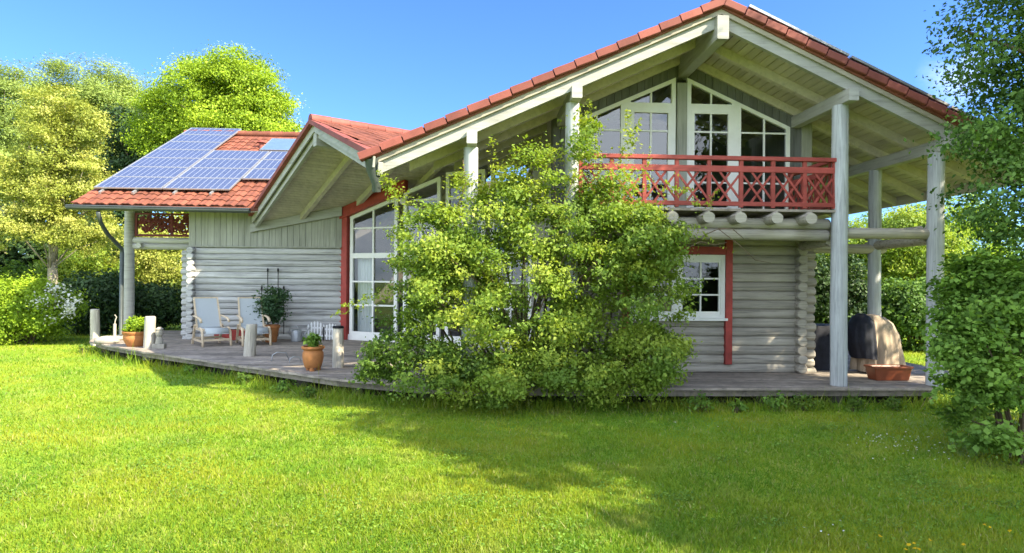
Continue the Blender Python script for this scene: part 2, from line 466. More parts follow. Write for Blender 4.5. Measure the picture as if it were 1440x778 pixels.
def crown(name, m, parent, lobes, n_cl, per, cr, leaf, seed, shell=0.4, flat=0.6, up=0.5, zmin=0.05, aspect=0.62, keep=None, shoots=None, droop=0.0, crv=0.35, cw=0.68):
    rng = np.random.default_rng(seed)
    C, d = clump_centres(lobes, n_cl, rng, shell)
    ok = C[:, 2] > zmin
    if keep is not None:
        ok &= keep(C)
    C, d = C[ok], d[ok]
    k = len(C)
    rad = cr * (1 + crv * rng.normal(size=k)).clip(0.4, 1.9)
    cnt = np.maximum(4, (per * (rad / cr) ** 2).astype(int))
    ci = np.repeat(np.arange(k), cnt)
    n = len(ci)
    g = rng.normal(size=(n, 3)) * 0.52
    P = C[ci] + g * rad[ci][:, None] * np.array([1, 1, flat])
    P[:, 2] -= droop * np.abs(g[:, 0] * g[:, 1]) * rad[ci]
    clr = rng.random(k)[ci] * cw + rng.random(n) * (1 - cw)
    O = d[ci]
    if shoots:
        for p0, dr, ln, cntl, sag in shoots:
            t = rng.random(cntl)
            p0 = np.array(p0); dr = np.array(dr) / np.linalg.norm(dr)
            S = p0 + dr * (t * ln)[:, None] + np.array([0, 0, -sag]) * (t ** 2)[:, None] + rng.normal(size=(cntl, 3)) * (0.075 * (1.15 - t))[:, None]
            P = np.vstack([P, S]); clr = np.concatenate([clr, 0.45 + 0.55 * rng.random(cntl)]); O = np.vstack([O, np.tile(dr, (cntl, 1))])
    ok = P[:, 2] > 0.02
    if keep is not None:
        ok &= keep(P)
    P, clr, O = P[ok], clr[ok], O[ok]
    V, Q = leaf_quads(P, leaf, rng, up, aspect, O)
    o = link_mesh(name, V, None, m, parent, attr={'rnd': np.repeat(clr, 4)}, quads=Q)
    return o, C


def limbs(mb, base, top, r0, r1, targets, rng, n_limb=14, rb=0.05, split=0.3):
    base, top = Vector(base), Vector(top)
    pts, rad = [], []
    for i in range(7):
        t = i / 6
        j = Vector((rng.normal() * 0.06, rng.normal() * 0.06, 0)) * (1 if 0 < i < 6 else 0.3) * (top - base).length * 0.12
        pts.append(base.lerp(top, t) + j); rad.append(r0 * (1 - t) + r1 * t + (r0 * 0.35 if i == 0 else 0))
    mb.tube(pts, rad, 9)
    if len(targets) == 0:
        return
    sel = rng.choice(len(targets), min(n_limb, len(targets)), replace=False)
    for k in sel:
        T = Vector(targets[k])
        f = split + (1 - split) * rng.random() * 0.95
        s = base.lerp(top, f)
        if T.z < s.z - 0.5:
            s = base.lerp(top, split)
        mid = s.lerp(T, 0.5) + Vector((rng.normal() * 0.1, rng.normal() * 0.1, 0.12 * (T - s).length))
        r = max(rb * (1.1 - f), rb * 0.3)
        mb.tube([s, s.lerp(mid, 0.6), mid, T], [r, r * 0.8, r * 0.6, r * 0.2], 5)


def tree(name, label, cat, base, top, r0, lobes, n_cl, per, cr, leaf, m, seed, bark='bark', n_limb=22, group=None, **kw):
    root = thing(name, label, cat, base, group)
    o, C = crown('crown', m, root, lobes, n_cl, per, cr, leaf, seed, **kw)
    mb = MB()
    limbs(mb, base, top, r0, r0 * 0.25, C, np.random.default_rng(seed + 1), n_limb, r0 * 0.45)
    mb.build('trunk', M[bark], root, smooth='all')
    return root


def shrub(name, label, cat, base, lobes, n_cl, per, cr, leaf, m, seed, n_stem=14, rs=0.02, group=None, spread=0.25, twigs=(), **kw):
    root = thing(name, label, cat, base, group)
    o, C = crown('foliage', m, root, lobes, n_cl, per, cr, leaf, seed, **kw)
    rng = np.random.default_rng(seed + 1)
    mb = MB()
    sel = rng.choice(len(C), min(n_stem, len(C)), replace=False)
    for k in sel:
        T = Vector(C[k]); s = Vector(base) + Vector((rng.normal() * spread, rng.normal() * spread * 0.5, 0))
        s.x += (T.x - s.x) * 0.25
        mid = s.lerp(T, 0.5) + Vector((0, 0, 0.15 * (T - s).length))
        mb.tube([s, s.lerp(mid, 0.5) + Vector((rng.normal() * 0.04, 0, 0.05)), mid, T], [rs, rs * 0.9, rs * 0.7, rs * 0.25], 5)
    for tw_ in twigs:
        mb.tube(tw_, [.011 * (1 - .75 * q / len(tw_)) for q in range(len(tw_))], 5)
    mb.build('stems', M['stem'], root, smooth='all')
    return root


M['leaf_bush'] = leaf_mat('bright shrub leaves', (0.11, 0.19, 0.026), (0.20, 0.30, 0.04), (0.31, 0.38, 0.055), 0.42)
M['leaf_yellow'] = leaf_mat('yellow green tree leaves', (0.19, 0.235, 0.04), (0.31, 0.36, 0.065), (0.46, 0.46, 0.13), 0.38)
M['leaf_lime'] = leaf_mat('lime green tree leaves', (0.13, 0.22, 0.016), (0.24, 0.36, 0.022), (0.33, 0.45, 0.035), 0.38)
M['leaf_soft'] = leaf_mat('soft grey green needles', (0.15, 0.22, 0.055), (0.24, 0.33, 0.08), (0.33, 0.42, 0.11), 0.3)
M['leaf_dark'] = leaf_mat('dark evergreen leaves', (0.016, 0.038, 0.014), (0.034, 0.07, 0.02), (0.065, 0.12, 0.03), 0.2)
M['leaf_mid'] = leaf_mat('mid green leaves', (0.06, 0.115, 0.018), (0.1, 0.18, 0.025), (0.17, 0.26, 0.04), 0.4)
M['leaf_deep'] = leaf_mat('deep green leaves', (0.045, 0.1, 0.02), (0.095, 0.185, 0.036), (0.17, 0.29, 0.06), 0.35)
M['leaf_fresh'] = leaf_mat('fresh broad leaves', (0.08, 0.16, 0.024), (0.14, 0.26, 0.04), (0.22, 0.36, 0.06), 0.42)
M['leaf_tomato'] = leaf_mat('blue green plant leaves', (0.03, 0.07, 0.03), (0.05, 0.11, 0.045), (0.08, 0.15, 0.05), 0.35)
M['blossom'] = leaf_mat('white blossom', (0.55, 0.55, 0.48), (0.65, 0.65, 0.6), (0.75, 0.75, 0.7), 0.3, tint=(1, 1, 0.9, 1))
M['petal_yellow'] = leaf_mat('yellow petals', (0.6, 0.38, 0.01), (0.7, 0.45, 0.01), (0.75, 0.5, 0.02), 0.3, tint=(1, 1, 0.6, 1))


def grass_mat(name, blade):
    m = bpy.data.materials.new(name); m.use_nodes = True
    n, l = m.node_tree.nodes, m.node_tree.links
    b = n['Principled BSDF']; out = n['Material Output']
    t = n.new('ShaderNodeTexCoord')
    n1 = n.new('ShaderNodeTexNoise'); n1.inputs['Scale'].default_value = 0.55; n1.inputs['Detail'].default_value = 5
    l.new(t.outputs['Object'], n1.inputs['Vector'])
    cr = n.new('ShaderNodeValToRGB'); e = cr.color_ramp.elements
    e[0].position = 0.3; e[0].color = (0.105, 0.22, 0.018, 1)
    e[1].position = 0.72; e[1].color = (0.26, 0.30, 0.022, 1)
    k = e.new(0.5); k.color = (0.18, 0.272, 0.018, 1)
    if blade:
        a = n.new('ShaderNodeAttribute'); a.attribute_name = 'rnd'
        md = n.new('ShaderNodeMath'); md.operation = 'MULTIPLY_ADD'; md.inputs[1].default_value = 0.34; l.new(a.outputs['Fac'], md.inputs[0])
        sb = n.new('ShaderNodeMath'); sb.operation = 'SUBTRACT'; sb.inputs[1].default_value = 0.17
        l.new(n1.outputs['Fac'], sb.inputs[0]); l.new(sb.outputs[0], md.inputs[2]); l.new(md.outputs[0], cr.inputs['Fac'])
    else:
        n2 = n.new('ShaderNodeTexNoise'); n2.inputs['Scale'].default_value = 60; n2.inputs['Detail'].default_value = 4
        l.new(t.outputs['Object'], n2.inputs['Vector'])
        md = n.new('ShaderNodeMath'); md.operation = 'MULTIPLY_ADD'; md.inputs[1].default_value = 0.4; l.new(n2.outputs['Fac'], md.inputs[0])
        sb = n.new('ShaderNodeMath'); sb.operation = 'SUBTRACT'; sb.inputs[1].default_value = 0.22
        l.new(n1.outputs['Fac'], sb.inputs[0]); l.new(sb.outputs[0], md.inputs[2]); l.new(md.outputs[0], cr.inputs['Fac'])
        bp = n.new('ShaderNodeBump'); bp.inputs['Strength'].default_value = 0.6; bp.inputs['Distance'].default_value = 0.03
        l.new(n2.outputs['Fac'], bp.inputs['Height']); l.new(bp.outputs[0], b.inputs['Normal'])
    n3 = n.new('ShaderNodeTexNoise'); n3.inputs['Scale'].default_value = 1.5; n3.inputs['Detail'].default_value = 6; n3.inputs['Roughness'].default_value = 0.6
    l.new(t.outputs['Object'], n3.inputs['Vector'])
    pr = n.new('ShaderNodeMapRange'); pr.inputs[1].default_value = 0.54; pr.inputs[2].default_value = 0.72; pr.inputs[3].default_value = 0; pr.inputs[4].default_value = 0.6
    l.new(n3.outputs['Fac'], pr.inputs[0])
    pm = n.new('ShaderNodeMixRGB'); pm.inputs['Color2'].default_value = (0.32, 0.335, 0.075, 1)      # drier, paler patches
    l.new(pr.outputs[0], pm.inputs['Fac']); l.new(cr.outputs['Color'], pm.inputs['Color1'])
    dr = n.new('ShaderNodeMapRange'); dr.inputs[1].default_value = 0.44; dr.inputs[2].default_value = 0.30; dr.inputs[3].default_value = 0; dr.inputs[4].default_value = 0.55
    l.new(n3.outputs['Fac'], dr.inputs[0])
    dm = n.new('ShaderNodeMixRGB'); dm.inputs['Color2'].default_value = (0.075, 0.17, 0.02, 1)       # clover
    l.new(dr.outputs[0], dm.inputs['Fac']); l.new(pm.outputs[0], dm.inputs['Color1'])
    if blade:                                         # single dry straws
        ad_ = n.new('ShaderNodeAttribute'); ad_.attribute_name = 'dry'
        sm_ = n.new('ShaderNodeMixRGB'); sm_.inputs['Color2'].default_value = (0.40, 0.36, 0.17, 1)
        l.new(ad_.outputs['Fac'], sm_.inputs['Fac']); l.new(dm.outputs[0], sm_.inputs['Color1']); dm = sm_
    l.new(dm.outputs[0], b.inputs['Base Color'])
    b.inputs['Roughness'].default_value = 0.6; b.inputs['Specular IOR Level'].default_value = 0.2
    if blade:
        tr = n.new('ShaderNodeBsdfTranslucent'); hs = n.new('ShaderNodeMixRGB'); hs.blend_type = 'MULTIPLY'; hs.inputs['Fac'].default_value = 1
        hs.inputs['Color2'].default_value = (1.25, 1.15, 0.5, 1); l.new(dm.outputs[0], hs.inputs['Color1']); l.new(hs.outputs[0], tr.inputs['Color'])
        mx = n.new('ShaderNodeMixShader'); mx.inputs['Fac'].default_value = 0.4
        l.new(b.outputs[0], mx.inputs[1]); l.new(tr.outputs[0], mx.inputs[2]); l.new(mx.outputs[0], out.inputs['Surface'])
    return m


M['lawn'] = grass_mat('lawn ground', False)
M['blade'] = grass_mat('grass blades', True)

# ================================================================== SETTING: lawn and deck
mb = MB(); mb.add([(-600, -300, 0), (600, -300, 0), (600, 1500, 0), (-600, 1500, 0)], [(0, 1, 2, 3)])
mb.build('lawn', M['lawn'], kind='structure')

DZ = 0.28
A = Vector((-3.35, 16.8, 0)); B = Vector((1.35, 14.3, 0))
DECK = [(-9.35, 16.1), (-8.6, 15.35), (-6.9, 13.85), (-4.2, 11.75), (-2.25, 10.2), (-1.1, 9.62), (0.0, 9.35), (3.0, 9.22), (6.95, 9.18),
        (7.15, 9.35), (7.5, 10.1), (8.5, 10.9), (8.6, 14.5), (5.72, 14.5), (5.72, 10.9), (1.35, 10.9), (1.35, 14.3), (-3.35, 16.85),
        (-7.3, 16.85), (-7.3, 19.5), (-9.6, 19.5), (-9.75, 17.0)]


def in_poly(x, y, poly):
    c = np.zeros(len(x), bool); j = len(poly) - 1
    for i in range(len(poly)):
        xi, yi = poly[i]; xj, yj = poly[j]
        hit = ((yi > y) != (yj > y)) & (x < (xj - xi) * (y - yi) / ((yj - yi) or 1e-9) + xi)
        c ^= hit; j = i
    return c


def deck_mesh():
    bm = bmesh.new()
    bm.faces.new([bm.verts.new((x, y, DZ)) for x, y in DECK])
    bmesh.ops.triangulate(bm, faces=bm.faces[:])
    bmesh.ops.dissolve_limit(bm, angle_limit=0.01, verts=bm.verts[:], edges=bm.edges[:])
    dirn = Vector((0.10, 1, 0)).normalized()
    for k in range(0, 100):
        co = Vector((0, 8.5 + k * 0.14, 0))
        bmesh.ops.bisect_plane(bm, geom=bm.verts[:] + bm.edges[:] + bm.faces[:], plane_co=co, plane_no=dirn, dist=1e-5)
    # butt joints along the planks
    res = bmesh.ops.inset_individual(bm, faces=bm.faces[:], thickness=0.0065)
    bmesh.ops.delete(bm, geom=res['faces'], context='FACES')
    for v in bm.verts:                                # plank ends along the left edge are not cut level
        if v.co.x < -1.0 and v.co.y < 16:
            e = DECK[1:6]
            for a, b in zip(e[:-1], e[1:]):
                ab = Vector((b[0] - a[0], b[1] - a[1])); ap = Vector((v.co.x - a[0], v.co.y - a[1]))
                tt = ap.dot(ab) / ab.length_squared
                if -.01 <= tt <= 1.01 and (ap - ab * tt).length < .02:
                    k_ = math.floor((v.co.y + .1 * v.co.x - 8.5) / .14 + .5)
                    v.co.x -= random.Random(k_).uniform(-.02, .07)
    for f in bm.faces:
        dzz = random.uniform(-0.006, 0.003)
        for v in f.verts:
            v.co.z += dzz
    ex = bmesh.ops.extrude_face_region(bm, geom=bm.faces[:])
    for v in [g for g in ex['geom'] if isinstance(g, bmesh.types.BMVert)]:
        v.co.z -= 0.035
    bmesh.ops.recalc_face_normals(bm, faces=bm.faces[:])
    me = bpy.data.meshes.new('wooden_deck'); bm.to_mesh(me); bm.free()
    me.materials.append(M['deck'])
    o = bpy.data.objects.new('wooden_deck', me); COL.objects.link(o); o['kind'] = 'structure'


deck_mesh()
mb = MB()
for i in range(0, 10):       # rim boards under the plank edge, set back
    (x0, y0), (x1, y1) = DECK[i], DECK[i + 1]
    d = (Vector((x1, y1, 0)) - Vector((x0, y0, 0))).normalized()
    n_ = Vector((-d.y, d.x, 0))
    inn = n_ * (0.17)
    p0 = Vector((x0, y0, 0.18)) + inn; p1 = Vector((x1, y1, 0.18)) + inn
    mb.beam(p0, p1, 0.045, 0.10)
mb.build('deck_rim', M['deck'], kind='structure')
mb = MB()
for i in range(0, 10):
    (x0, y0), (x1, y1) = DECK[i], DECK[i + 1]
    d = (Vector((x1, y1, 0)) - Vector((x0, y0, 0))).normalized(); n_ = Vector((-d.y, d.x, 0)) * 0.28
    L_ = (Vector((x1, y1, 0)) - Vector((x0, y0, 0))).length
    for k in range(max(1, int(L_ / 1.1))):
        p = Vector((x0, y0, 0.0)) + d * (0.3 + k * 1.1) + n_
        mb.box((p.x, p.y, 0.06), (0.16, 0.16, 0.14), 0.3)
mb.build('deck_supports', M['deck_dark'], kind='structure')
mb = MB(); mb.prism([(x, y, 0.012) for x, y in [(-9.2, 16.2), (-6.8, 14.05), (-2.1, 10.4), (0.1, 9.6), (6.9, 9.4), (8.4, 11), (8.5, 14), (-3, 16.7), (-9, 18)]], (0, 0, 0.004))
mb.build('soil_bed', M['soil'], kind='structure')

# ================================================================== HOUSE
house = thing('log_house', 'grey log house with red tiled gables, balcony and solar panels', 'house', (3.5, 11.0, 0))
XR, ZR, PT = 3.56, 5.956, 0.455
XL, XE, Y0, Y1 = -1.42, 8.45, 9.08, 19.0
YW = 10.85                                       # main front wall


def zt(x):
    return ZR - PT * abs(x - XR)


# corner gable points (top surface)
Rp = Vector((XL - 0.02, Y0 + 0.05, zt(XL) - 0.06))
Pp = at(443, 171, 13.1); Lp = at(356, 303, 16.45)
Lp.z += 0.02
e_ = Vector((0.83, 0.558, 0)).normalized()
Qp = Pp + e_ * ((XR - (ZR - Pp.z) / PT - Pp.x) / e_.x)       # where its ridge runs into the main slope


def zpl(p, q, r):
    n = (q - p).cross(r - p)
    return lambda x, y: p.z - (n.x * (x - p.x) + n.y * (y - p.y)) / n.z


z_left = zpl(Pp, Lp, Pp + e_)
z_right = zpl(Pp, Rp, Pp + e_)


def valley_y(x):                                  # main left slope ends at the valley Rp - Qp
    if x >= Qp.x:
        return Y1
    return Rp.y + (x - Rp.x) * (Qp.y - Rp.y) / (Qp.x - Rp.x)


def valley_x(y):
    return XL if y <= Y0 else min(Qp.x, Rp.x + (y - Rp.y) * (Qp.x - Rp.x) / (Qp.y - Rp.y))


def tiles(mb, O, U, V, nu, nv, tw=0.30, tl=0.36, mask=None, sub=6, amp=0.015, lift0=0.026):
    """rows of curved clay tiles on a slope"""
    O, U, V = Vector(O), Vector(U).normalized(), Vector(V).normalized()
    N = U.cross(V).normalized()
    if N.z < 0:
        N = -N
    for j in range(nv):
        sh = (random.random() - 0.5) * 0.01
        for i in range(nu):
            if mask and not mask(O + U * ((i + 0.5) * tw) + V * ((j + 0.5) * tl)):
                continue
            jit = (random.random() - 0.5) * 0.012
            base = []
            for line in range(3):
                t = (j * tl) if line < 2 else ((j + 1) * tl + 0.02)
                for s_ in range(sub + 1):
                    q = s_ / sub
                    h = amp * math.sin(2 * math.pi * q) + 0.012 * math.cos(4 * math.pi * q)
                    lift = (0.0 if line == 0 else (lift0 + jit if line == 1 else 0.0))
                    base.append(O + U * ((i + q) * tw) + V * (t + sh) + N * (h + lift))
            k = sub + 1
            fs = []
            for line in range(2):
                for s_ in range(sub):
                    a = line * k + s_
                    fs.append((a, a + 1, a + 1 + k, a + k))
            mb.add(base, fs)
    return mb


# --- main roof
mb = MB()
mb.prism([(XR, Y0 + .04, ZR - .04), (XL, Y0 + .04, zt(XL) - .04), (Qp.x, Qp.y, Qp.z - .04), (Qp.x, Y1, Qp.z - .04), (XR, Y1, ZR - .04)], (0, 0, -0.10))
mb.prism([(XR, Y0 + .04, ZR - .041), (XR, Y1, ZR - .041), (XE, Y1, zt(XE) - .041), (XE, Y0 + .04, zt(XE) - .041)], (0, 0, -0.10))
roof = mb.build('roof', M['tile'], house)
mb = MB()
slope = Vector((1, 0, -PT)).normalized()
tiles(mb, (XL, Y0 + .1, zt(XL) - .03), (0, 1, 0), (1, 0, PT), 33, 16, mask=lambda p: p.y < valley_y(p.x) - 0.1 and p.x < XR)
tiles(mb, (XE, Y0 + .1, zt(XE) - .03), (0, 1, 0), (-1, 0, PT), 33, 15)
mb.build('roof_tiles', M['tile'], roof)
mb = MB()
tl = 0.335
for sgn in (-1, 1):
    nt = int((XR - XL) / (tl * slope.x)) if sgn < 0 else int((XE - XR) / (tl * slope.x))
    for k in range(nt + 1):
        a, b_ = 0.03 + k * tl, 0.03 + (k + 1) * tl - 0.012
        dl = 0.016
        p0 = Vector((XR + sgn * slope.x * a, Y0 + 0.05, ZR + slope.z * a - 0.055 - dl * 0.1))
        p1 = Vector((XR + sgn * slope.x * b_, Y0 + 0.05, ZR + slope.z * b_ - 0.055 + dl))
        mb.beam(p0, p1, 0.16, 0.115, bev=0.012)
mb.build('verge_tiles', M['verge'], roof)
mb = MB()
for k in range(24):
    mb.tube([(XR, Y0 - 0.02 + k * .41, ZR + 0.0), (XR, Y0 + .41 + k * .41, ZR + 0.012)], [0.115, 0.105], 12)
mb.build('ridge_cap', M['verge'], roof, smooth=True)


def gable_boards(mb, off_top, h, y, thick, x0, x1):
    """slanting board along one verge, off_top below the tile line"""
    for (xa, xb) in ((x0, XR), (XR, x1)):
        if xb - xa < 0.01:
            continue
        za, zb = zt(xa) - off_top, zt(xb) - off_top
        mb.prism([(xa, y, za), (xb, y, zb), (xb, y, zb - h), (xa, y, za - h)], (0, thick, 0))


mb = MB(); gable_boards(mb, 0.115, 0.095, Y0 + 0.065, 0.028, XL, XE); mb.build('bargeboard', M['cream'], roof)
mb = MB(); gable_boards(mb, 0.175, 0.20, Y0 + 0.115, 0.075, XL + .03, XE - .03); mb.build('front_rafter', M['white_wood'], roof)
# soffit boards along the ridge direction
mb = MB()
x = XL + 0.01; w = 0.118
while x < XE - 0.1:
    x1 = x + w - 0.014
    if x < XR < x1:
        x = XR + 0.003; continue
    y1 = valley_y(max(x, x1) if x < XR else 99) if x < XR else Y1
    ya = Y0 + 0.10
    if y1 > ya + 0.05:
        mb.prism([(x, ya, zt(x) - .175), (x1, ya, zt(x1) - .175), (x1, ya, zt(x1) - .195), (x, ya, zt(x) - .195)], (0, min(y1, Y1) - ya, 0))
    x += w
mb.build('soffit_boards', M['soffit'], roof)
mb = MB()
for k in range(1, 13):
    y = Y0 + 0.15 + k * 0.78
    xl = valley_x(y) + 0.05
    for (xa, xb) in ((xl, XR), (XR, XE - .03)):
        za, zb = zt(xa) - .197, zt(xb) - .197
        mb.prism([(xa, y, za), (xb, y, zb), (xb, y, zb - .15), (xa, y, za - .15)], (0, 0.10, 0))
mb.build('rafters', M['soffit'], roof)
mb = MB()
mb.span(XE - .035, XE - .005, Y0 + .2, Y1, zt(XE) - .34, zt(XE) - .13)
mb.build('eave_board', M['soffit'], roof)
# purlins (each a beam running back under the rafters)
ZP = -0.197 - 0.15
mb = MB()
mb.beam((XR, Y0 + 0.0, ZR - .235 - .19), (XR, YW + 2, ZR - .235 - .19), 0.17, 0.34, bev=0.01)
mb.build('ridge_beam', M['white_wood'], house)
PURL = [(-3.62, 16.3), (-2.12, 10.9), (1.98, 10.9), (3.5, 18.5)]
for dx, ye in PURL:
    xx = XR + dx
    z = zt(xx) + ZP - 0.09
    ye = min(ye, valley_y(xx) - 0.2) if dx < 0 else ye
    mb = MB(); mb.beam((xx, Y0 + 0.02, z), (xx, ye, z), 0.15, 0.19, bev=0.008)
    mb.build('purlin', M['white_wood'], house)

# posts under the purlins
def post(x, y, z0, z1, r, m='post_grey'):
    b = MB()
    pts = [(x + random.gauss(0, .004), y, z0 + (z1 - z0) * k / 8) for k in range(9)]
    b.tube(pts, [r * (1.03 - .04 * k / 8 + random.gauss(0, .008)) for k in range(9)], 14)
    return b.build('post', M[m], house, smooth=True)


PX = {}
for dx in (-3.62, -2.12, 1.98, 3.5):
    xx = XR + dx
    post(xx - .02, Y0 + 0.34, DZ if dx > -3 else DZ, zt(xx) + ZP - .185, 0.118 if dx > 0 else 0.105)
post(XR + 3.5, 10.95, DZ, zt(XR + 3.5) + ZP - .185, 0.105)

# gutter-like silver panels on the right slope (edge seen above the verge)
def panel_slab(parent, corner, U, V, w, h, cell_m, name='solar_panel', th=0.035):
    U, V = Vector(U).normalized(), Vector(V).normalized(); N = U.cross(V).normalized()
    if N.z < 0:
        N = -N
    O = Vector(corner)
    b = MB(); f = 0.035
    b.prism([O + U * f + V * f + N * (th - .004), O + U * (w - f) + V * f + N * (th - .004), O + U * (w - f) + V * (h - f) + N * (th - .004), O + U * f + V * (h - f) + N * (th - .004)], -N * 0.015)
    p = b.build(name, cell_m, parent)
    b = MB()
    for (a, c) in ((O + V * f / 2, O + U * w + V * f / 2), (O + V * (h - f / 2), O + U * w + V * (h - f / 2))):
        b.beam(a + N * th / 2, c + N * th / 2, f, th, up=N)
    for (a, c) in ((O + U * f / 2 + V * f, O + U * f / 2 + V * (h - f)), (O + U * (w - f / 2) + V * f, O + U * (w - f / 2) + V * (h - f))):
        b.beam(a + N * th / 2, c + N * th / 2, f, th, up=N)
    b.build('frame', M['alu'], p)
    return p


for k in range(3):
    a = 0.45 + k * 1.7
    for j in range(2):
        panel_slab(house, (XR + slope.x * (a + 1.66), Y0 + .06 + j * 1.02, ZR + slope.z * (a + 1.66) + 0.10), (0, 1, 0), (-slope.x, 0, -slope.z), 1.0, 1.66, M['solar'])

# --- corner gable roof
TH = 0.20
mb = MB()
mb.prism([Pp, Rp, Qp], (0, 0, -0.10))
L2, Q2 = Lp + e_ * 5.0, Pp + e_ * 5.0
mb.prism([Pp - Vector((0, 0, .002)), Q2 - Vector((0, 0, .002)), L2 - Vector((0, 0, .002)), Lp - Vector((0, 0, .002))], (0, 0, -0.10))
groof = mb.build('corner_roof', M['tile'], house)
mb = MB()
vdir = (Pp - Rp); vdir = vdir - e_ * vdir.dot(e_)
shift = (Pp - Rp).dot(e_)


def in_tri(p):
    def sg(a, b, c): return (a.x - c.x) * (b.y - c.y) - (b.x - c.x) * (a.y - c.y)
    s1, s2, s3 = sg(p, Pp, Rp), sg(p, Rp, Qp), sg(p, Qp, Pp)
    return (s1 >= 0) == (s2 >= 0) == (s3 >= 0)


vl = vdir.length
nv = int(vl / 0.36)
tiles(mb, Rp - e_ * 1.5 + vdir.normalized() * (vl - nv * .36) + Vector((0, 0, .03)), e_, vdir, 30, nv, tw=0.26, mask=in_tri, amp=0.014, lift0=0.004)
mb.build('roof_tiles', M['tile'], groof)
mb = MB()
n_cap = int((Qp - Pp).length / .4)
for k in range(n_cap):
    p = Pp + e_ * (k * .4 - .1)
    mb.tube([p + Vector((0, 0, .02)), p + e_ * .41 + Vector((0, 0, .035))], [0.12, 0.11], 12)
mb.build('ridge_cap', M['verge'], groof, smooth=True)
gn = Vector((e_.x, e_.y, 0))
for (a_, b_) in ((Lp, Pp), (Rp, Pp)):
    mb = MB(); d = (b_ - a_).normalized()
    mb.beam(a_ - gn * .05 + Vector((0, 0, -.01)), b_ - gn * .05 + Vector((0, 0, -.01)), 0.14, 0.09)
    mb.build('verge_tiles', M['verge'], groof)
    mb = MB()
    mb.beam(a_ - gn * .01 + Vector((0, 0, -.13)) - d * .05, b_ - gn * .01 + Vector((0, 0, -.13)), 0.03, 0.15)
    mb.beam(a_ + gn * .09 + Vector((0, 0, -.22)) - d * .05, b_ + gn * .09 + Vector((0, 0, -.22)), 0.07, 0.18)
    mb.build('bargeboard', M['white_wood'], groof)
mb = MB()   # soffit boards under the left slope, along the ridge
span = (Pp - Lp).length; dv_ = (Pp - Lp).normalized()
k = 0.02
while k < span - 0.12:
    a0 = Lp + dv_ * k + Vector((0, 0, -.125)) + gn * .06
    mb.prism([a0, a0 + dv_ * .106, a0 + dv_ * .106 + Vector((0, 0, -.022)), a0 + Vector((0, 0, -.022))], e_ * 4.8)
    k += 0.12
mb.build('soffit_boards', M['soffit'], groof)
mb = MB()
for k in (1.05, 2.15, 3.25, 4.3):
    a0 = Lp + e_ * k + Vector((0, 0, -.22)); b0 = Pp + e_ * k + Vector((0, 0, -.22))
    mb.beam(a0, b0, 0.10, 0.15)
mb.build('rafters', M['soffit'], groof)
mb = MB()
mb.beam(Pp - gn * .0 + Vector((0, 0, -.36)), Pp + e_ * 4.4 + Vector((0, 0, -.36)), 0.17, 0.27)
mb.build('ridge_beam', M['white_wood'], house)
mb = MB()   # underside of the right slope
q0 = Vector((0, 0, -.115))
mb.prism([Pp + q0, Rp + q0, Qp + q0], (0, 0, -.02)); mb.build('soffit_panel', M['soffit'], groof)
# rain pipe at the low corner between the two roofs
mb = MB()
c = Rp + Vector((-.03, .06, -.12))
mb.tube([c + Vector((0, 0, .03)), c + Vector((0.0, 0.02, -.12)), c + Vector((.05, .05, -.3)), c + Vector((.05, .08, -.42))], [0.11, 0.09, 0.065, 0.06], 10)
mb.build('rain_hopper', M['gutter'], house, smooth=True)

# --- wing roof with solar panels
WX0, WY0, WZ0 = -9.72, 15.98, 3.60
YRG = 22.0
WPT = 0.51


def wing_z(y): return WZ0 + WPT * (y - WY0)


def wing_front(x):                                 # lower edge, or the valley with the corner gable
    lo, hi = WY0, 22.0
    if z_left(x, WY0) < WZ0 or x < Lp.x:
        return WY0
    for _ in range(40):
        md = (lo + hi) / 2
        if z_left(x, md) > wing_z(md): lo = md
        else: hi = md
    return hi


XV = [Lp.x, -5.0, -4.0, -3.0, -2.2]
poly = [(WX0, WY0)] + [(x, wing_front(x)) for x in XV] + [(-2.2, YRG), (WX0, YRG)]
mb = MB()
mb.prism([(x, y, wing_z(y) - .03) for x, y in poly], (0, 0, -.10))
mb.prism([(WX0, YRG + .001, wing_z(YRG) - .03), (-2.2, YRG + .001, wing_z(YRG) - .03), (-2.2, YRG + 5.5, wing_z(YRG) - 2.8), (WX0, YRG + 5.5, wing_z(YRG) - 2.8)], (0, 0, -.10))
wroof = mb.build('wing_roof', M['tile'], house)
mb = MB()
nvw = int((YRG - WY0) / (0.36 * math.cos(math.atan(WPT))))
tiles(mb, (WX0, WY0, WZ0), (1, 0, 0), (0, 1, WPT), 25, nvw, mask=lambda p: p.y > wing_front(p.x) + (0.2 if p.x > Lp.x else -0.1), sub=8, amp=0.017)
mb.build('roof_tiles', M['tile'], wroof)
mb = MB()
for k in range(19):
    mb.tube([(WX0 + k * .4, YRG, wing_z(YRG) + .01), (WX0 + .41 + k * .4, YRG, wing_z(YRG) + .02)], [0.11, 0.12], 12)
mb.build('ridge_cap', M['tile'], wroof, smooth=True)
mb = MB()
mb.prism([(x, y + .03, wing_z(y) - .135) for x, y in poly], (0, 0, -.02)); mb.build('soffit_panel', M['soffit'], wroof)
mb = MB()
for k in range(10):
    xx = WX0 + .12 + k * .42
    mb.beam((xx, WY0 + .95, wing_z(WY0 + .95) - .24), (xx, YRG - .2, wing_z(YRG - .2) - .24), 0.08, 0.14)
mb.build('rafters', M['soffit'], wroof)
mb = MB()
mb.tube([(WX0 - .06, WY0 - .06, WZ0 - .085), (Lp.x + .1, WY0 - .06, WZ0 - .11)], 0.062, 12)
mb.tube([(WX0 - .06, WY0 - .06, WZ0 - .055), (Lp.x + .1, WY0 - .06, WZ0 - .08)], 0.072, 12, squash=0.3)
mb.build('gutter', M['gutter'], house, smooth=True)
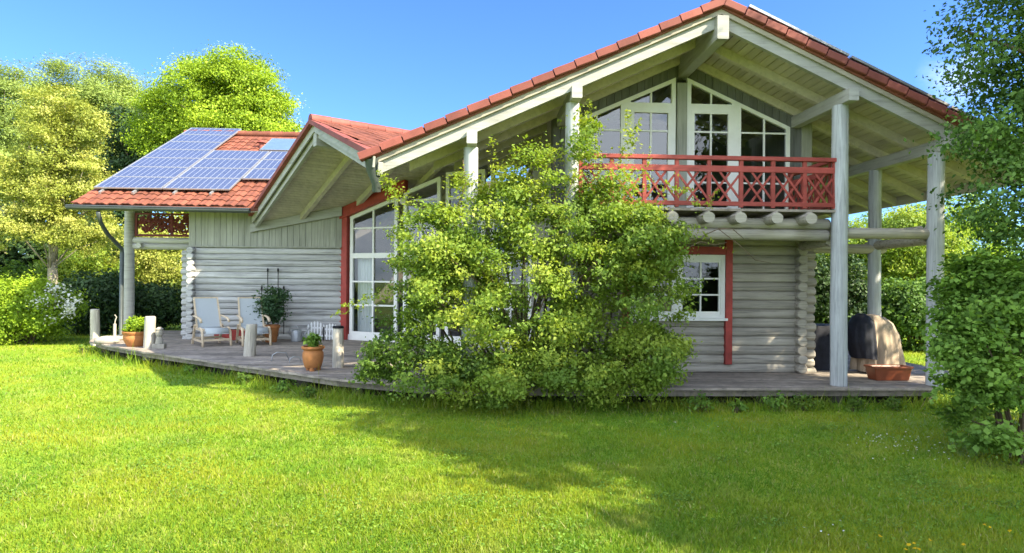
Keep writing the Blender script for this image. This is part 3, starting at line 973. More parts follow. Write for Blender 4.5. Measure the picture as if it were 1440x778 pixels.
g0 = at(138, 298, WY0 - .06); g1 = at(141, 312, 16.1); g2 = at(150, 328, 16.4); g3 = at(171, 350, 17.0); g4 = ground(172, 471, DZ)
g4 = Vector((g3.x, g3.y, DZ))
mb = MB(); mb.tube([g0, g1, g2, g3, g3 + Vector((.01, 0, -.12)), g4 + Vector((0, 0, .1)), g4 + Vector((-.05, -.1, 0.02))], 0.05, 10)
mb.build('downpipe', M['gutter'], house, smooth='all')
# panels
V_w = Vector((0, 1, WPT)).normalized()
PW, PH = 1.66, 0.875
y_first = 16.72


def wing_panel(x, row, w=PW, h=PH, cell=None, y_off=0.0, name='solar_panel'):
    yy = y_first + row * (PH + .012) * V_w.y + y_off
    return panel_slab(house, (x, yy, wing_z(yy) + 0.10), (1, 0, 0), V_w, w, h, cell or M['solar'], name)


for r_ in range(7):
    wing_panel(-9.62, r_)
for r_ in range(4):
    wing_panel(-9.62 + PW + .03, r_)
for r_ in range(1, 4):
    wing_panel(-9.62 + 2 * (PW + .03), r_)
wing_panel(-6.62, 4, 1.35, 1.35, M['collector'], 0.12, 'solar_collector')
mb = MB()   # mounting rails under the panels
for x0 in (-9.4, -8.6, -7.6, -6.7):
    p = Vector((x0, y_first - .02, wing_z(y_first) + .035)); mb.beam(p - V_w * .14, p + V_w * 3.4, 0.05, 0.06, up=(0, -WPT, 1))
mb.build('panel_rails', M['alu'], wroof)
vt = at(366, 205, 20.5)
mb = MB(); zz = wing_z(20.6)
mb.tube([(vt.x, 20.6, zz - .02), (vt.x, 20.6, zz + .16)], 0.07, 10); mb.tube([(vt.x, 20.6, zz + .16), (vt.x, 20.6, zz + .26)], [0.15, 0.02], 10)
mb.build('roof_vent', M['verge'], wroof, smooth=True)


# --- log walls
def log_run(mb, p0, p1, z0, z1, pitch=0.156, half_off=False, holes=(), r=None, ext=0.0):
    """stacked logs between two plan points; holes = (s0, s1, za, zb)"""
    p0, p1 = Vector((p0[0], p0[1], 0)), Vector((p1[0], p1[1], 0))
    L_ = (p1 - p0).length; d = (p1 - p0) / L_
    nrm = Vector((d.y, -d.x, 0))
    r = r or pitch * 0.545
    n = int((z1 - z0) / pitch + 0.01)
    for i in range(n):
        zc = z0 + (i + (0.0 if half_off else 0.5)) * pitch
        if zc - pitch / 2 < z0 - 0.1:
            continue
        cuts = [(0, L_ + ext)]
        for s0, s1, za, zb in holes:
            if za < zc < zb:
                new = []
                for a, b in cuts:
                    if s0 > a: new.append((a, min(b, s0)))
                    if s1 < b: new.append((max(a, s1), b))
                cuts = new
        for a, b in cuts:
            if b - a < 0.02: continue
            m_ = 6
            q0, q1 = p0 + d * a, p0 + d * b
            prof = [(-.09, -pitch * .495), (0.058, -pitch * .495), (0.084, -pitch * .40), (0.096, -pitch * .12), (0.090, pitch * .20), (0.072, pitch * .42), (0.052, pitch * .495), (-.09, pitch * .495)]
            j = random.gauss(0, 0.005)
            k = len(prof)
            vs_ = []
            for q in (q0, q1):
                vs_ += [q + nrm * (u + j) + Vector((0, 0, zc + v)) for u, v in prof]
            mb.add(vs_, [(i_, (i_ + 1) % k, k + (i_ + 1) % k, k + i_) for i_ in range(k)] + [tuple(range(k - 1, -1, -1)), tuple(range(k, 2 * k))])
    return mb


def log_ends(mb, x, y, dirv, z0, z1, ln, pitch=0.156, r=0.095, off=0.5):
    """stack of protruding log ends (eight-sided)"""
    n = int((z1 - z0) / pitch)
    for i in range(n):
        zc = z0 + (i + off) * pitch
        l_ = ln + random.gauss(0, .012)
        d = Vector(dirv)
        side = Vector((-d.y, d.x, 0))
        prof = [(math.cos(t) * r * 1.0, math.sin(t) * pitch * .545) for t in [math.pi / 8 + 2 * math.pi * q / 8 for q in range(8)]]
        prof2 = [(a * .86, b * .86) for a, b in prof]
        c = Vector((x, y, zc))
        rings = []
        for (s_, pr) in ((0, prof), (l_ - .02, prof), (l_, prof2)):
            rings += [c + d * s_ + side * a + Vector((0, 0, b)) for a, b in pr]
        fs = [(i_ + 8 * q, (i_ + 1) % 8 + 8 * q, 8 * (q + 1) + (i_ + 1) % 8, 8 * (q + 1) + i_) for q in range(2) for i_ in range(8)] + [tuple(range(16, 24))]
        mb.add(rings, fs)
    return mb


WX1 = 5.62
wx0, wx1, wz0, wz1 = 2.62, 4.27, 1.22, 2.30
mb = MB()
log_run(mb, (1.35, YW), (WX1, YW), DZ, 2.63, holes=[(wx0 - 1.35, wx1 - 1.35, wz0, wz1)], ext=0.0)
log_run(mb, (WX1 + .05, YW + .0), (WX1 + .05, 17.5), DZ, 2.63)
log_ends(mb, WX1 - .02, YW + .05, (0, -1, 0), DZ + .0, 2.63, 0.27, off=0.5)
log_ends(mb, WX1, YW + .03, (1, 0, 0), DZ - .078, 2.6, 0.30, off=0.5)
mb.build('log_wall', M['log'], house)
mb = MB(); mb.span(1.4, WX1 + .15, YW - .05, YW + .05, 2.61, 2.95)
mb.build('lintel_wall', M['log'], house)
mb = MB()
log_run(mb, (1.35, 14.3), (1.35, YW), DZ, 2.63)
mb.span(1.28, 1.42, YW + .06, 14.3, 2.61, zt(1.35) - .2)
mb.build('side_wall', M['log'], house)
mb = MB()
log_run(mb, (-7.12, 16.8), (-3.45, 16.8), DZ, 2.66)
log_run(mb, (-7.2, 21), (-7.2, 16.85), DZ, 2.66)
log_ends(mb, -7.18, 16.85, (0, -1, 0), DZ, 2.66, 0.30, off=0.5)
log_ends(mb, -7.15, 16.8, (-1, 0, 0), DZ - .078, 2.6, 0.30, off=0.5)
mb.build('wing_log_wall', M['log_shade_tint'], house)
# upright boards above the wing's logs
mb = MB()
x = -7.25; bw = 0.153
while x < -3.45:
    x1 = min(x + bw - .008, -3.44)
    def top(xx):
        return min(wing_z(16.8) - .16, (z_left(xx, 16.8) - .15) if xx > Lp.x + .2 else 99)
    mb.prism([(x, 16.70, 2.66), (x1, 16.70, 2.66), (x1, 16.70, top(x1)), (x, 16.70, top(x))], (0, .03, 0))
    x += bw
mb.span(-7.28, -3.4, 16.735, 16.80, 2.62, 3.55)
mb.span(-7.22, -3.45, 16.665, 16.70, 2.63, 2.665)
mb.build('board_wall', M['board_wing'], house)
# white beam that carries the corner soffit on the wing wall
mb = MB()
pa, pb = Vector((Lp.x - .12, 16.62, 0)), Vector((-3.42, 16.62, 0))
za, zb = z_left(pa.x, 16.62) - .15, z_left(pb.x, 16.62) - .15
mb.prism([(pa.x, 16.60, za), (pb.x, 16.60, zb), (pb.x, 16.60, zb - .24), (pa.x, 16.60, za - .20)], (0, .09, 0))
mb.build('wall_plate', M['white_wood'], house)

# --- porch at the wing's end: post, beams and carved panel
pp_ = ground(181, 471, DZ)
post(pp_.x, pp_.y, DZ, wing_z(pp_.y) - .16, 0.125, 'white_wood')
mb = MB()
yb = pp_.y + .02
for k, (za_, r_) in enumerate(((2.62, .085), (2.78, .085))):
    mb.tube([(pp_.x - .12 * k, yb, za_ + .07), (-7.2, yb, za_ + .07)], r_, 12)
mb.tube([(pp_.x + .35, yb - .25, 2.70), (pp_.x + .35, yb + .2, 2.70)], 0.07, 10)
mb.build('porch_beam', M['log_shade_tint'], house, smooth=True)
zc0, zc1 = 2.96, 3.60
xa, xb = pp_.x + .14, -7.3
mb = MB()
mb.span(xa, xb, yb - .03, yb + .03, zc0, zc0 + .06)
mb.span(xa, xb, yb - .03, yb + .03, zc1 - .05, zc1)
for k in range(3):
    xx = xa + (xb - xa - .06) * k / 2
    mb.span(xx, xx + .06, yb - .031, yb + .031, zc0 + .06, zc1 - .05)
rr = np.random.default_rng(4)
for k in range(210):                                  # scrolls of the carved infill
    cx = xa + .12 + rr.random() * (xb - xa - .24); cz = zc0 + .12 + rr.random() * (zc1 - zc0 - .22); r0 = .035 + rr.random() * .055; t0 = rr.random() * 6
    mb.tube([(cx + math.cos(t0 + t * .7) * r0 * (1 - t * .09), yb + .012 * math.sin(k), cz + math.sin(t0 + t * .7) * r0 * (1 - t * .09)) for t in range(8)], 0.021, 5)
mb.build('carved_panel', M['dark_red'], house)

# --- glazed wall between wing and main house
w_ = (B - A).normalized(); GL = (B - A).length
gnrm = Vector((w_.y, -w_.x, 0))                         # towards the garden


def g(s, z, o=0.0):
    return A + w_ * s + gnrm * o + Vector((0, 0, z))


def soff(s):
    p = A + w_ * s
    zl = z_left(p.x, p.y); zr_ = z_right(p.x, p.y)
    zg = min(zl, zr_)
    return max(zg, zt(p.x) if p.x > Qp.x else 0) - .15


def gbar(mb, s0, z0, s1, z1, w, dep=0.07, o=0.0):
    mb.beam(g(s0, z0, o), g(s1, z1, o), w, dep, up=gnrm)


mb = MB()
mb.prism([g(-.1, DZ, -.02), g(.12, DZ, -.02), g(.12, soff(.12), -.02), g(-.1, soff(-.1), -.02)], gnrm * .14)
mb.prism([g(-.12, soff(-.1) - .26, .0), g(1.9, soff(1.9) - .30, .0), g(1.9, soff(1.9) - .02, .0), g(-.12, soff(-.1) + .02, .0)], gnrm * .16)
mb.build('red_trim', M['red_wood'], house)
cols = [(0.16, 1.62), (1.80, 2.85), (3.0, 4.05), (4.2, 5.25)]
HZ = [0.50, 1.19, 1.76, 2.36]
for (s0, s1) in cols:
    mb = MB(); topz = 3.78
    zs0, zs1 = min(soff(s0 + .03) - .30, 4.6), min(soff(s1) - .32, 4.6)
    for s_, zt_ in ((s0 + .045, zs0), (s1 - .045, zs1)):
        gbar(mb, s_, DZ + .06, s_, zt_, 0.09)
    gbar(mb, s0, zs0 - .02, s1, zs1 - .02, 0.09, 0.075)
    for z_, wd in ((0.40, .20), (2.44, .13), (topz, .05)):
        gbar(mb, s0 + .09, z_, s1 - .09, z_, wd, 0.066)
    sm = (s0 + s1) / 2 - .01
    gbar(mb, sm, .5, sm, topz, 0.045, 0.05)
    for z_ in (1.18, 1.78, 3.14):
        gbar(mb, s0 + .09, z_, s1 - .09, z_, 0.04, 0.046)
    win = mb.build('window', M['window_white'], house)
    mb = MB(); mb.add([g(s0 + .05, .45, -.01), g(s1 - .05, .45, -.01), g(s1 - .05, zs1 - .04, -.01), g(s0 + .05, zs0 - .04, -.01)], [(0, 1, 2, 3)])
    mb.build('pane', M['glass'], win)
mb = MB(); mb.prism([g(-.05, DZ, -.16), g(GL, DZ, -.16), g(GL, DZ + .14, -.16), g(-.05, DZ + .14, -.16)], gnrm * .2); mb.build('sill', M['window_white'], house)
# curtains inside the first window
for (s0, s1, z1) in ((0.22, 0.74, 2.40), (1.9, 2.2, 2.4)):
    mb = MB(); n = 26
    top_, bot = [], []
    for k in range(n + 1):
        s_ = s0 + (s1 - s0) * k / n
        o_ = -.22 + .035 * math.sin(k * 1.35)
        top_.append(g(s_, z1, o_)); bot.append(g(s0 + (s_ - s0) * .9, .45, o_ * 1.1))
    mb.add(top_ + bot, [(k, k + 1, n + 2 + k, n + 1 + k) for k in range(n)])
    mb.build('curtain', M['curtain'], house, smooth='all')
# rooms behind the glass
mb = MB()
mb.add([(-3.35, 16.9, .3), (1.5, 14.3, .3), (5.5, 14.3, .3), (5.5, 18.5, .3), (-3.35, 18.5, .3)], [(0, 1, 2, 3, 4)])
mb.prism([(-3.4, 18.5, .3), (5.5, 18.5, .3), (5.5, 18.5, 4.75), (3.56, 18.5, 5.6), (1.4, 18.5, 4.7), (0, 18.5, 4.7), (-3.4, 18.5, 3.9)], (0, .1, 0))
mb.span(-3.46, -3.4, 16.9, 18.5, .3, 3.4)
mb.span(1.45, 5.55, 13.9, 13.98, .3, 5.3)
mb.span(1.45, 5.55, 10.97, 13.9, 2.80, 2.9)
mb.add([(1.45, 10.97, .31), (5.5, 10.97, .31), (5.5, 13.9, .31), (1.45, 13.9, .31)], [(0, 1, 2, 3)])
mb.build('inner_walls', M['inner'], house)
# pale pole under the left eave
q1, q2 = at(566, 283, 11.2), at(633, 297.5, 12.9)
dq = (q2 - q1)
mb = MB(); mb.tube([q1, q1 + dq * .5, q2, q1 + dq * 1.7], [0.06, 0.057, 0.055, 0.05], 10); mb.build('tie_pole', M['cream'], house, smooth=True)

# --- ground floor window
mb = MB()
yf = YW - .10
fw = 0.07
mb.span(wx0, wx0 + fw, yf - .03, yf + .05, wz0, wz1); mb.span(wx1 - fw, wx1, yf - .03, yf + .05, wz0, wz1)
mb.span(wx0 + fw, wx1 - fw, yf - .03, yf + .05, wz1 - .09, wz1); mb.span(wx0 + fw, wx1 - fw, yf - .03, yf + .05, wz0, wz0 + .07)
for xm in (3.445,):
    mb.span(xm - .06, xm + .06, yf - .022, yf + .04, wz0 + .07, wz1 - .09)
for (xa_, xb_) in ((wx0 + fw, 3.385), (3.505, wx1 - fw)):
    f_ = .034
    mb.span(xa_, xa_ + f_, yf - .012, yf + .03, wz0 + .07, wz1 - .09); mb.span(xb_ - f_, xb_, yf - .012, yf + .03, wz0 + .07, wz1 - .09)
    mb.span(xa_ + f_, xb_ - f_, yf - .012, yf + .03, wz0 + .07, wz0 + .11); mb.span(xa_ + f_, xb_ - f_, yf - .012, yf + .03, wz1 - .13, wz1 - .09)
    xm = (xa_ + xb_) / 2
    mb.span(xm - .014, xm + .014, yf - .008, yf + .024, wz0 + .11, wz1 - .13)
    for zz in (wz0 + .11 + (wz1 - wz0 - .24) * q for q in (.34, .67)):
        mb.span(xa_ + f_, xb_ - f_, yf - .006, yf + .022, zz - .014, zz + .014)
mb.span(wx0 - .03, wx1 + .03, yf - .09, yf + .02, wz0 - .045, wz0 - .002)
win = mb.build('window', M['window_white'], house)
mb = MB(); mb.add([(wx0 + .05, yf + .012, wz0 + .05), (wx1 - .05, yf + .012, wz0 + .05), (wx1 - .05, yf + .012, wz1 - .05), (wx0 + .05, yf + .012, wz1 - .05)], [(0, 1, 2, 3)])
mb.build('pane', M['glass'], win)
mb = MB()
mb.span(wx1 + .005, wx1 + .12, YW - .16, YW - .06, .43, 2.60)
mb.span(wx0 - .12, wx1 + .003, YW - .155, YW - .06, wz1 + .005, 2.44)
mb.span(wx0 - .12, wx0 - .005, YW - .16, YW - .06, .43, wz1)
mb.build('red_trim', M['red_wood'], house)

# --- upper gable wall
XC = 3.515


def wtop(x): return 5.34 - 0.445 * (abs(x - XC) - .11)


def stop(x): return zt(x) - .20


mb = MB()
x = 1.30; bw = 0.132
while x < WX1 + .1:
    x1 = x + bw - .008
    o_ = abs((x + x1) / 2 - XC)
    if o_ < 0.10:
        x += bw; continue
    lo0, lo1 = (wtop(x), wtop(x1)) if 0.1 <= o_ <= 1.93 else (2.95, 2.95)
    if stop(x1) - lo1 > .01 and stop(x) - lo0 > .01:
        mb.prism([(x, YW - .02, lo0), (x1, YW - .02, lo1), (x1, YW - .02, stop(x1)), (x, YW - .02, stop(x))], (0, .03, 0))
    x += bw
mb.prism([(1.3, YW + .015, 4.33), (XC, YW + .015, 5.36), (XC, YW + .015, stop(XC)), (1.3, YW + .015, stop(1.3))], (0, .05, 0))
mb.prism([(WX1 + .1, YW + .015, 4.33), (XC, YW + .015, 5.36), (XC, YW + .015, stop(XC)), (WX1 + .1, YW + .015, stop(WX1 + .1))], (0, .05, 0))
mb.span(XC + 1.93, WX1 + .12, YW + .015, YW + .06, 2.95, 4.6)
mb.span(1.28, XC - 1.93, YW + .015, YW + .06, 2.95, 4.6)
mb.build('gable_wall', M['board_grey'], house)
mb = MB(); mb.span(XC - .085, XC + .085, YW - .09, YW + .06, 2.95, 5.24); mb.build('centre_post', M['board_wing'], house)
mb = MB(); mb.span(WX1 + .02, WX1 + .20, YW - .06, YW + .10, 2.95, stop(WX1 + .2) - .02)
mb.span(WX1 + .02, WX1 + .16, YW + .1, 17.5, 2.61, zt(WX1) - .25); mb.build('upper_side_wall', M['board_wing'], house)
for sg in (-1, 1):
    def X(o): return XC + sg * o
    mb = MB()
    yy = YW - .045

    def vb(o0, o1, z0, z1a, z1b, dep=.07, yo=0.0):
        mb.prism([(X(o0), yy + yo, z0), (X(o1), yy + yo, z0), (X(o1), yy + yo, z1b), (X(o0), yy + yo, z1a)], (0, dep, 0))
    t_ = lambda o: wtop(XC + o) - .002
    vb(.10, .17, 2.97, t_(.10), t_(.17)); vb(1.85, 1.92, 2.97, t_(1.85), t_(1.92)); vb(.88, 1.05, 2.97, t_(.88) - .07, t_(1.05) - .07)
    mb.prism([(X(.17), yy - .002, t_(.17)), (X(1.85), yy - .002, t_(1.85)), (X(1.85), yy - .002, t_(1.85) - .07), (X(.17), yy - .002, t_(.17) - .07)], (0, .07, 0))
    vb(.17, .88, 4.80, 4.90, 4.90, .066, .004)
    vb(.17, .88, 2.97, 3.12, 3.12, .066, .004); vb(1.05, 1.85, 2.97, 3.07, 3.07, .066, .004)
    vb(.17, .23, 3.12, 4.80, 4.80, .05, -.006); vb(.82, .88, 3.12, 4.80, 4.80, .05, -.006); vb(.23, .82, 4.73, 4.80, 4.80, .05, -.006)
    vb(.51, .54, 3.12, 4.73, 4.73, .03, .012); vb(.51, .54, 4.90, t_(.51) - .07, t_(.54) - .07, .03, .012)
    vb(1.45, 1.48, 3.07, t_(1.45) - .07, t_(1.48) - .07, .03, .012)
    for z_ in (4.42, 3.98, 3.55):
        vb(.23, .82, z_ - .014, z_ + .014, z_ + .014, .028, .0135)
        if z_ < t_(1.85) - .1:
            vb(1.05, 1.85, z_ - .014, z_ + .014, z_ + .014, .028, .0135)
    win = mb.build('window', M['window_white'], house)
    mb = MB(); mb.add([(X(.13), YW - .012, 3.0), (X(1.88), YW - .012, 3.0), (X(1.88), YW - .012, t_(1.88) - .03), (X(.13), YW - .012, t_(.13) - .03)], [(0, 1, 2, 3)])
    mb.build('pane', M['glass_bright'] if sg < 0 else M['glass'], win)

# --- balcony
BX0, BX1, BY = 1.52, 5.44, 9.36
BZ = 2.935
mb = MB()
y = BY + .0
while y < YW - .1:
    mb.span(BX0, BX1, y, y + .135, BZ - .035, BZ + random.uniform(-.002, .002)); y += .142
mb.build('balcony_floor', M['deck'], house)
for xq in (3.42 - .545 * 3, 3.42 - .545 * 2, 3.42 - .545, 3.42, 3.90, 4.45, 4.97):   # joist logs with ogee ends
    mb = MB(); r = .088
    prof = [(math.cos(t) * r, math.sin(t) * r) for t in [math.pi * (1 + q / 8) for q in range(9)]] + [(r * .98, r * .35), (r * .6, r * .72), (r * .2, r * .86), (0, r * 1.15), (-r * .2, r * .86), (-r * .6, r * .72), (-r * .98, r * .35)]
    mb.prism([(xq + a, BY - .15, BZ - .145 + b) for a, b in prof], (0, YW - BY + .1, 0))
    mb.build('joist', M['log'], house, smooth=True)
for (z_, x0, x1) in ((2.735, 1.2, 5.44), (2.565, 1.2, 5.42)):
    mb = MB(); mb.tube([(x0, BY + .22, z_), (x0 + (x1 - x0) * .5, BY + .22, z_ + .004), (x1 - .02, BY + .22, z_), (x1, BY + .22, z_)], [0.088, 0.086, 0.088, 0.07], 14)
    mb.build('log_beam', M['log'], house, smooth=True)
for a_, b_, r_ in (((5.6, 9.50, 2.60), (7.0, 9.47, 2.60), .085), ((5.5, 9.62, 2.49), (5.6, 10.7, 2.46), .08), ((5.5, 9.62, 2.66), (5.62, 10.7, 2.64), .085),
                   ((5.75, 10.92, 2.44), (7.25, 10.95, 2.44), .085), ((7.05, 9.55, 2.52), (7.07, 11.2, 2.50), .082), ((7.07, 9.55, 2.69), (7.07, 11.2, 2.67), .07)):
    mb = MB(); a_, b_ = Vector(a_), Vector(b_); mb.tube([a_, a_.lerp(b_, .5), b_ - (b_ - a_).normalized() * .05, b_], [r_, r_ * .97, r_, r_ * .72], 12)
    mb.build('log_beam', M['log'], house, smooth=True)


def railing(p0, p1, posts, name):
    mb = MB()
    p0, p1 = Vector(p0), Vector(p1); d = (p1 - p0).normalized(); L_ = (p1 - p0).length
    up = Vector((0, 0, 1))
    mb.beam(p0 + up * .755, p1 + up * .755, .085, .062, bev=.006)
    mb.beam(p0 + up * .595, p1 + up * .595, .05, .09, bev=.004)
    mb.beam(p0 + up * .075, p1 + up * .075, .05, .065, bev=.004)
    st = L_ / posts
    for k in range(posts + 1):
        q = p0 + d * min(max(st * k, .025), L_ - .025)
        mb.beam(q + up * .02, q + up * .724, .044, .058, up=d)
    z0_, z1_ = .108, .55
    for k in range(posts):
        a0, a1 = st * k + .03, st * (k + 1) - .03
        W, H = a1 - a0, z1_ - z0_
        for fr in (0.30, 0.70):                       # two diagonals each way make a small diamond in the middle
            for flip in (0, 1):
                c = fr * W
                # 45-degree-ish lath through (c, H/2) with slope H/(0.75 W)
                m_ = H / (0.78 * W)
                pts = []
                s_lo, s_hi = max(0, c - (H / 2) / m_), min(W, c + (H / 2) / m_)
                za_, zb_ = H / 2 + m_ * (s_lo - c), H / 2 + m_ * (s_hi - c)
                if flip:
                    za_, zb_ = H - za_, H - zb_
                o_ = Vector((d.y, -d.x, 0)) * (.008 if flip else -.008)
                mb.beam(p0 + d * (a0 + s_lo) + up * (z0_ + za_) + o_, p0 + d * (a0 + s_hi) + up * (z0_ + zb_) + o_, .014, .032, up=up)
    return mb.build(name, M['red_rail'], house)


railing((BX0, BY + .03, BZ), (BX1, BY + .03, BZ), 8, 'balcony_railing')
railing((BX1 - .03, BY + .10, BZ), (BX1 - .03, YW - .1, BZ), 3, 'balcony_railing')

# ================================================================== THINGS ON THE DECK
def wood_post(px, py, h, r, label, lean=(0, 0), cap=False):
    p = ground(px, py, 0.0)
    mb = MB()
    rr = np.random.default_rng(int(px))
    n = 9
    pts = [(p.x + lean[0] * k / n * h, p.y + lean[1] * k / n * h, h * k / n) for k in range(n)] 
    pts += [(p.x + lean[0] * h, p.y + lean[1] * h, h - .015), (p.x + lean[0] * h, p.y + lean[1] * h, h)]
    mb.tube(pts, [r * (1.05 - .1 * k / n + rr.normal() * .012) for k in range(n)] + [r * .93, r * .8], 14)
    o = mb.build('wooden_post', M['post_wood'], smooth=True)
    tag(o, label, 'post', 'round posts along the deck edge')
    if cap:
        mb = MB(); t = pts[-1]
        mb.lathe([(r * 1.02, -.02), (r * 1.05, .0), (r * .9, .02)], (t[0], t[1], t[2]), 14); mb.build('cap', M['iron'], o, smooth=True)


wood_post(134, 486, 0.98, .115, 'pale round post at the far left tip of the deck', (-.02, 0))
wood_post(209, 507, 0.98, .115, 'sunlit round post in front of the boxwood pot', (.03, 0))
wood_post(349, 520, 0.92, .115, 'leaning split post in front of the second lounge chair', (.07, .0))
wood_post(475, 539, 0.99, .098, 'grey round post with dark cap beside the squat urn', (0, 0), True)


def make_chair(label):
    t = thing('garden_chair', label, 'chair', (0, 0, 0), 'reclining garden chairs on the deck')
    W = .30
    # fabric back and seat
    mb = MB(); mb.prism([(-.25, .20, .40), (.25, .20, .40), (.24, .52, 1.08), (-.24, .52, 1.08)], (0, .018, .0)); mb.build('backrest', M['sling'], t, smooth=True, bevel=.006)
    mb = MB()
    prof = [(.22, .40), (.0, .385), (-.25, .40), (-.42, .42), (-.50, .37), (-.53, .30)]
    v = [(-.25, y, z) for y, z in prof] + [(.25, y, z) for y, z in prof]
    k = len(prof)
    v += [(x, y, z - .016) for x, y, z in v]
    f = [(i, i + 1, k + i + 1, k + i) for i in range(k - 1)] + [(2 * k + i, 3 * k + i, 3 * k + i + 1, 2 * k + i + 1) for i in range(k - 1)]
    f += [(i, 2 * k + i, 2 * k + i + 1, i + 1) for i in range(k - 1)] + [(k + i, k + i + 1, 3 * k + i + 1, 3 * k + i) for i in range(k - 1)]
    mb.add(v, f); mb.build('seat', M['sling'], t, smooth='all')
    for s in (-1, 1):
        mb = MB(); mb.beam((s * W, -.22, 0), (s * W, -.22, .60), .05, .06); mb.build('leg', M['chair_wood'], t)
        mb = MB(); mb.beam((s * W, .46, 0), (s * W, .22, .46), .045, .055); mb.build('leg', M['chair_wood'], t)
        mb = MB(); mb.tube([(s * W, -.50, .0), (s * W, -.46, .2), (s * W, -.43, .33), (s * W, -.34, .40), (s * W, -.22, .41)], .028, 8); mb.build('leg', M['chair_wood'], t, smooth='all')
        mb = MB(); mb.tube([(s * W, .36, .67), (s * W, .1, .655), (s * W, -.18, .63), (s * W, -.29, .595), (s * W, -.33, .54)], [.03, .034, .036, .034, .026], 8, squash=.6); mb.build('armrest', M['chair_wood'], t, smooth='all')
        mb = MB(); mb.beam((s * W * .88, .18, .38), (s * W * .86, .535, 1.09), .035, .045); mb.build('back_rail', M['chair_wood'], t)
    mb = MB()
    for s in (-1, 1):
        mb.beam((s * W * .99, -.48, .12), (s * W * .99, .40, .12), .03, .045); mb.beam((s * W * .93, -.45, .385), (s * W * .93, .26, .375), .035, .05)
    mb.beam((-W + .02, -.47, .15), (W - .02, -.47, .15), .03, .05); mb.beam((-W + .02, .30, .15), (W - .02, .30, .15), .03, .05); mb.build('frame', M['chair_wood'], t)
    mb = MB(); mb.beam((-.25, .53, 1.085), (.25, .53, 1.085), .03, .035); mb.build('head_rail', M['chair_wood'], t)
    return t


c1 = ground(297, 485, DZ); c2 = ground(356, 484, DZ)
chair = make_chair('pale blue reclining garden chair beside the log corner')
chair.location = c1; chair.rotation_euler = (0, 0, R_(36))
dup(chair, c2, R_(28), 'pale blue reclining garden chair half hidden by the leaning post')


def pot(name, label, p, prof, plant=None, group=None, feet=False, soil_r=None, soil_z=None, mm='terracotta'):
    t = thing(name, label, 'plant pot', p, group)
    mb = MB(); mb.lathe(prof, p, 26, cap=True)
    if feet:
        for a in range(3):
            mb.tube([(p.x + .09 * math.cos(a * 2.1 + .6), p.y + .09 * math.sin(a * 2.1 + .6), p.z - .001), (p.x + .1 * math.cos(a * 2.1 + .6), p.y + .1 * math.sin(a * 2.1 + .6), p.z + .07)], [.045, .035], 8)
    mb.build('pot', M[mm], t, smooth=True)
    mb = MB(); mb.lathe([(soil_r, 0), (soil_r * .99, .01)], (p.x, p.y, p.z + soil_z), 20); mb.build('soil', M['soil'], t)
    if plant:
        lob, ncl, per, cr_, lf, mm_, sd = plant
        crown('plant', M[mm_], t, [(p.x + l[0], p.y + l[1], p.z + l[2], *l[3:]) for l in lob], ncl, per, cr_, lf, sd)
    return t


def rim(r0, r1, h):
    return [(r0, 0), (r0 * 1.02, .02), (r1 * .96, h * .82), (r1 * 1.06, h * .83), (r1 * 1.08, h * .9), (r1 * 1.06, h), (r1 * .95, h), (r1 * .93, h * .9), (.02, h * .9)]


p = ground(191, 487, DZ)
pot('potted_plant', 'wide terracotta pot with a round boxwood in the sun', p, [(.17, 0), (.19, .03), (.245, .14), (.26, .2), (.245, .26), (.275, .29), (.28, .33), (.27, .34), (.245, .34), (.23, .30), (.02, .30)],
    ([(0, 0, .47, .24, .24, .17)], 60, 40, .08, .045, 'leaf_lime', 5), soil_r=.23, soil_z=.31)
p = ground(440, 521, DZ)
pot('potted_plant', 'squat terracotta urn on feet with a small leafy plant', p, [(.12, .05), (.135, .06), (.16, .14), (.175, .23), (.172, .30), (.15, .345), (.175, .365), (.19, .38), (.19, .41), (.178, .415), (.155, .41), (.14, .36), (.02, .36)],
    ([(0, 0, .50, .10, .10, .13)], 26, 22, .055, .05, 'leaf_fresh', 6), feet=True, soil_r=.145, soil_z=.37)
p = ground(381, 481, DZ)
pot('potted_plant', 'terracotta pot with tall dark green bushy plant against the log wall', p, rim(.13, .2, .42),
    ([(-.02, 0, .75, .30, .22, .30), (.0, 0, 1.05, .28, .2, .28), (.22, 0, 1.15, .14, .12, .18)], 110, 34, .13, .055, 'leaf_tomato', 8), soil_r=.18, soil_z=.37)
p = ground(330, 478, DZ)
t = thing('trough_planter', 'dull red trough planter behind the two lounge chairs', 'planter', p)
mb = MB(); mb.prism([(p.x - .45, p.y - .12, p.z), (p.x + .45, p.y - .12, p.z), (p.x + .48, p.y - .14, p.z + .26), (p.x - .48, p.y - .14, p.z + .26)], (0, .28, 0)); mb.build('trough', M['red_wood'], t, bevel=.01)
mb = MB(); mb.box((p.x, p.y + .0, p.z + .262), (.84, .2, .012)); mb.build('soil', M['soil'], t)

